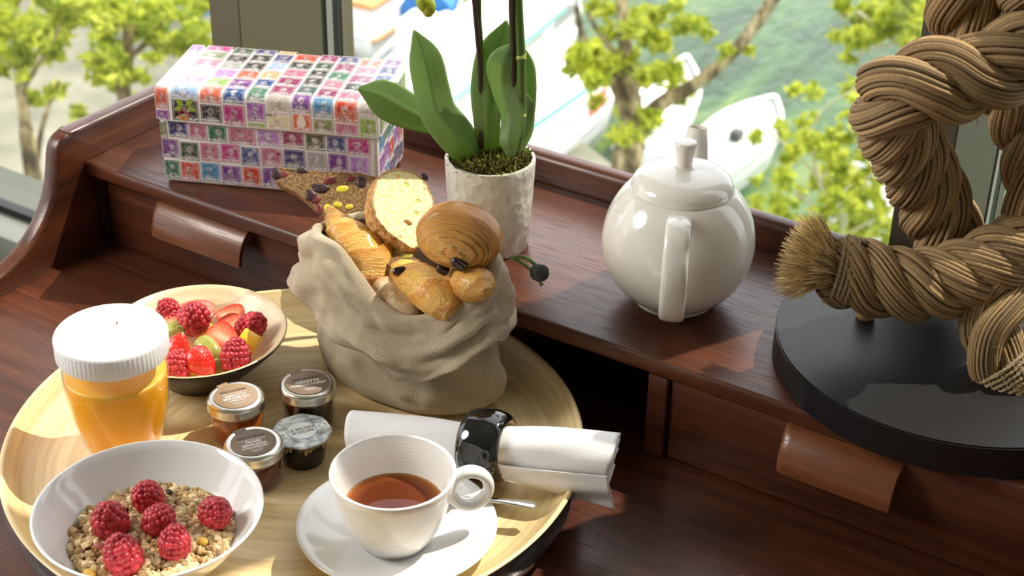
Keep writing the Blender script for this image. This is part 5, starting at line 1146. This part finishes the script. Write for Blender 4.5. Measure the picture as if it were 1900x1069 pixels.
# the big chocolate pastry: pillow roll whose layered end faces the lens
def big_pastry():
    org = Y(852, 440, .922); t = empty('chocolate_pastry', org, 'big domed chocolate pastry with layered end and chocolate sticks showing', 'pastry', gB)
    ax = V(-.30, -.62, .72); ax = ax/np.linalg.norm(ax); Rm = rot_to(V(1, -.12, .1), ax); v = []; col = []; uvs = []; n, seg = 110, 80
    for i in range(n):
        q = -1+2*i/(n-1)
        for k in range(seg):
            a = 2*PI*k/seg; x_ = math.cos(a); y_ = math.sin(a); base = (max(0, 1-abs(q)**2.6))**.5
            ph = 7.5*(q+1)/2*2+.5*math.sin(a*1.0+.5)+.3*mnoise.noise(Vector((x_*2, y_*2, q*3))); fr = ph-math.floor(ph); front = max(0., min(1., (q-.05)/.3))
            rr_ = base*(1-front*.13*fr)*(1+.02*mnoise.noise(Vector((x_*3, y_*3, q*4))))
            uvs.append((ph*.8, 2*math.sin(a)))
            v.append((x_*rr_*.0350, (y_*rr_*.0275)*(1.0 if y_ > 0 else .85), q*.0270)); cc = gold*.80+brown*.25; m_ = mnoise.noise(Vector((x_*2.5, y_*2.5, q*3+5))); top = max(0, .35-front)
            cc = cc*(1-.35*top)+brown*.35*top; cc = cc+(pale*.92-cc)*front*fr*.75; cc = cc+(np.array(lin(132, 62, 14))-cc)*front*math.exp(-(fr/.10)**2)*.75; cc = cc*(1+.18*m_); col.append(np.clip(cc, 0, 1))
    f = [(i*seg+k, i*seg+(k+1) % seg, (i+1)*seg+(k+1) % seg, (i+1)*seg+k) for i in range(n-1) for k in range(seg)]
    MB().add(np.array(v)@Rm.T, f, uvs, np.array(col)).build('pastry', PAST, t)
    vv, ff = ICO3; sq = np.sign(vv)*np.abs(vv)**.55
    for u, w_, s_, d in ((852, 489, (.0068, .0042, .0045), V(.7, -.75)), (822, 500, (.0052, .0036, .0040), V(.8, -.5))):
        c0 = Y(u, w_, .900 if u > 840 else .903)-org; MB().add((sq*s_)@rot_to(d, ax).T+c0, ff).build('chocolate_stick', CHOC, t)
    return t
big_pastry()
ROLL = N('floury_roll_crust', (.6, .45, .26), .75); c = ROLL.coord(); ROLL.set('Base Color', ROLL.mix(ROLL.mix(lin(190, 140, 84), lin(214, 186, 138), ROLL.ramp(ROLL.noise(c, 45, 3), [(.4, (0,)*3), (.6, (1,)*3)])), lin(226, 210, 182), ROLL.ramp(ROLL.noise(c, 140, 5, .7), [(.45, (0,)*3), (.65, (.8,)*3)]))); ROLL.bump(ROLL.noise(c, 200, 4), .3, .0012); ROLL = ROLL.m
rc_ = Y(741, 566, .896); vv, ff = ICO3; vv = vv*(1+.05*vnoise(vv, 1.6, 2.))[:, None]; vv = np.sign(vv)*np.abs(vv)**.92*[.0285, .0170, .0160]; vv[:, 2] -= .0035*np.exp(-((vv[:, 0]-.004)/.004)**2-((vv[:, 1]+.002)/.004)**2)*(vv[:, 2] > 0)
o = MB().add(vv@rot_to(V(.72, -.62, .3), V(.3, .55, .8)).T, ff).build('bread_roll', ROLL); o.location = Vector(rc_); tag(o, 'pale floury bread roll at the front of the sack', 'bread roll', None)
# slices
def slice_(name, outline, org, xa, nrm, th, crumb, crust, label, cat, bulge=.0006):
    t = empty(name, org, label, cat, 'bread slices standing in the linen sack'); Rm = rot_to(xa, nrm); n = 90
    P = smooth_path([(a, b, 0) for a, b in outline]+[(*outline[0], 0)], n+1)[:-1, :2]; r = np.random.default_rng(len(label)); P = P*(1+.012*r.normal(size=(n, 1))); c = P.mean(0)
    v = []
    for z in (th/2, -th/2):
        for s_ in (1., .97, .93, .8, .6, .4, .2): v += [(c[0]+(p[0]-c[0])*s_, c[1]+(p[1]-c[1])*s_, z*(1-.0*s_)+(bulge*mnoise.noise(Vector((p[0]*200*s_, p[1]*200*s_, z*100))) if s_ < .95 else 0)) for p in P]
        v.append((c[0], c[1], z))
    H_ = 7*n+1; f = []; 
    for b_, fl in ((0, False), (H_, True)):
        for j in range(1, 6): f += [tuple((b_+j*n+i, b_+j*n+(i+1) % n, b_+(j+1)*n+(i+1) % n, b_+(j+1)*n+i)) for i in range(n)]
        f += [(b_+6*n+i, b_+6*n+(i+1) % n, b_+7*n) for i in range(n)]
    MB().add(np.array(v)@Rm.T, f, np.array(v)[:, :2]*20).build('crumb', crumb, t)
    v = []
    for z, s_ in ((th/2, .955), (th/2*.96, 1.0), (th*.2, 1.02), (-th*.2, 1.02), (-th/2*.96, 1.0), (-th/2, .955)): v += [(c[0]+(p[0]-c[0])*s_+.0006*mnoise.noise(Vector((p[0]*300, p[1]*300, z*200))), c[1]+(p[1]-c[1])*s_+.0006*mnoise.noise(Vector((p[0]*300+7, p[1]*300, z*200))), z+np.sign(z)*.0003) for p in P]
    MB().add(np.array(v)@Rm.T, [(j*n+i, j*n+(i+1) % n, (j+1)*n+(i+1) % n, (j+1)*n+i) for j in range(5) for i in range(n)]).build('crust', crust, t)
    return t, Rm
CRM = N('yellow_cake_crumb', (.85, .66, .24), .8, Subsurface_Weight=.15); c = CRM.coord(); vo = CRM.voro(c, 165.); vo2 = CRM.voro(CRM.mapping(c, (1, 1, 1), (0, 0, 0), (.3, .2, .1)), 90.)
hol = CRM.math('MINIMUM', CRM.ramp(vo2, [(.16, (0,)*3), (.26, (1,)*3)]), CRM.ramp(CRM.noise(c, 300, 3), [(.30, (.5,)*3), (.5, (1,)*3)])); CRM.set('Base Color', CRM.mix((.86, .56, .10), (.95, .84, .46), hol)); CRM.bump(hol, .6, .002); CRM = CRM.m
CRU = N('golden_cake_crust', (.5, .3, .12), .85); c = CRU.coord(); CRU.set('Base Color', CRU.ramp(CRU.noise(c, 220, 4, .7), [(.35, lin(150, 98, 48)), (.55, lin(198, 150, 90)), (.7, lin(222, 190, 132))])); CRU.bump(CRU.noise(c, 260, 4), .8, .002); CRU = CRU.m
FRUITB = N('dark_fruit_bread_crumb', (.2, .13, .06), .9); c = FRUITB.coord(); FRUITB.set('Base Color', FRUITB.ramp(FRUITB.noise(c, 480, 5, .75), [(.36, lin(84, 60, 34)), (.52, lin(140, 108, 68)), (.68, lin(190, 156, 108))])); FRUITB.bump(FRUITB.noise(c, 420, 4, .7), .9, .002); FRUITB = FRUITB.m
FCR = N('dark_seeded_crust', (.14, .08, .03), .85); c = FCR.coord(); FCR.set('Base Color', FCR.ramp(FCR.noise(c, 350, 4, .7), [(.35, lin(70, 44, 20)), (.6, lin(150, 106, 58))])); FCR.bump(FCR.noise(c, 350, 4), .8, .002); FCR = FCR.m
PIST = N('pistachio', lin(206, 190, 50), .5).m; RAIS = N('dark_raisin', lin(52, 28, 34), .45).m; CRANB = N('red_dried_cherry', lin(112, 42, 44), .45).m
org = Y(745, 386, .952); k_ = 1/2190.
ol = [(738, 312), (772, 322), (796, 350), (806, 385), (798, 412), (782, 440), (770, 464), (742, 448), (712, 425), (694, 395), (692, 355), (708, 322)]
nr = V(.42, .42, .80); Rm = rot_to(RIGHT, nr); inv = np.linalg.inv(Rm)
def flat_outline(ol, org, nr):
    out = []
    for u, v in ol:
        d = ray(u, v); n_ = nr/np.linalg.norm(nr); p = CAM+d*((n_@(org-CAM))/(n_@d)); q = rot_to(RIGHT, nr).T@(p-org); out.append((q[0], q[1]))
    return out
ts, Rs = slice_('cake_slice', flat_outline(ol, org, nr), org, RIGHT, nr, .020, CRM, CRU, 'thick slice of yellow cake with golden crust standing in the sack', 'cake slice')
ts.location = Vector(org-nr/np.linalg.norm(nr)*.0100)
def studs(t, Rm, org, nr, th, items, name, m, sq=(1, 1, .45)):
    for k, (u, v, a, b, an) in enumerate(items):
        n_ = nr/np.linalg.norm(nr); d = ray(u, v); p = CAM+d*((n_@(org-CAM))/(n_@d)); vv, ff = ICO2; q = vv*[a, b, min(a, b)*.22]*(1+.15*vnoise(vv, 1.3, u*.1))[:, None]; ca_, sa_ = math.cos(an), math.sin(an); q = np.c_[q[:, 0]*ca_-q[:, 1]*sa_, q[:, 0]*sa_+q[:, 1]*ca_, q[:, 2]]
        o = MB().add(q@Rm.T, ff).build(name, m, t); o.location = Vector(p-org)-Vector(np.array(t.location)-org)
studs(ts, Rs, org, nr, .017, [(757, 413, .0040, .0026, -.2)], 'air_hole', N('deep_air_hole', lin(150, 100, 34), .9).m); studs(ts, Rs, org, nr, .017, [(788, 328, .0042, .003, -.9)], 'raisin', RAIS)
org2 = Y(632, 366, .958); nr2 = V(.05, .25, .95)
ol2 = [(506, 316), (520, 311), (560, 316), (620, 319), (690, 326), (735, 360), (750, 420), (720, 470), (670, 455), (620, 420), (585, 388), (552, 360), (516, 342)]
tb, Rb = slice_('fruit_bread_slice', flat_outline(ol2, org2, nr2), org2, RIGHT, nr2, .010, FRUITB, FCR, 'dark fruit bread slice studded with pistachios and raisins', 'bread slice')
tb.location = Vector(org2-nr2/np.linalg.norm(nr2)*.005)
studs(tb, Rb, org2, nr2, .01, [(635, 351, .0058, .0034, .15), (627, 380, .0044, .0028, -.2), (648, 384, .0038, .0026, .1), (609, 388, .0040, .0052, .4)], 'pistachio', PIST)
studs(tb, Rb, org2, nr2, .01, [(597, 350, .0075, .0046, .1), (586, 346, .004, .003, 0), (560, 317, .0052, .0030, 0), (512, 322, .0045, .0060, .3), (671, 338, .0045, .006, .2), (577, 363, .0050, .006, .5)], 'raisin', RAIS)
studs(tb, Rb, org2, nr2, .01, [(612, 336, .0058, .0034, .1), (527, 324, .0042, .0032, .4), (585, 370, .0045, .004, .3), (592, 388, .0036, .0055, .1), (650, 332, .0045, .0035, .2)], 'dried_cherry', CRANB)
org3 = Y(745, 478, .925); nr3 = V(-.05, .75, .6)
ol3 = [(705, 448), (740, 462), (785, 488), (790, 510), (745, 506), (715, 486)]
tc, Rc = slice_('fruit_bread_slice', flat_outline(ol3, org3, nr3), org3, RIGHT, nr3, .010, FRUITB, FCR, 'dark bread slice mostly hidden beneath the yellow cake slice', 'bread slice')
tc.location = Vector(org3-nr3/np.linalg.norm(nr3)*.005)
studs(tc, Rc, org3, nr3, .01, [(736, 464, .0046, .0044, .3), (756, 475, .0050, .0040, .1)], 'pistachio', N('olive_pistachio', lin(150, 140, 40), .5).m)
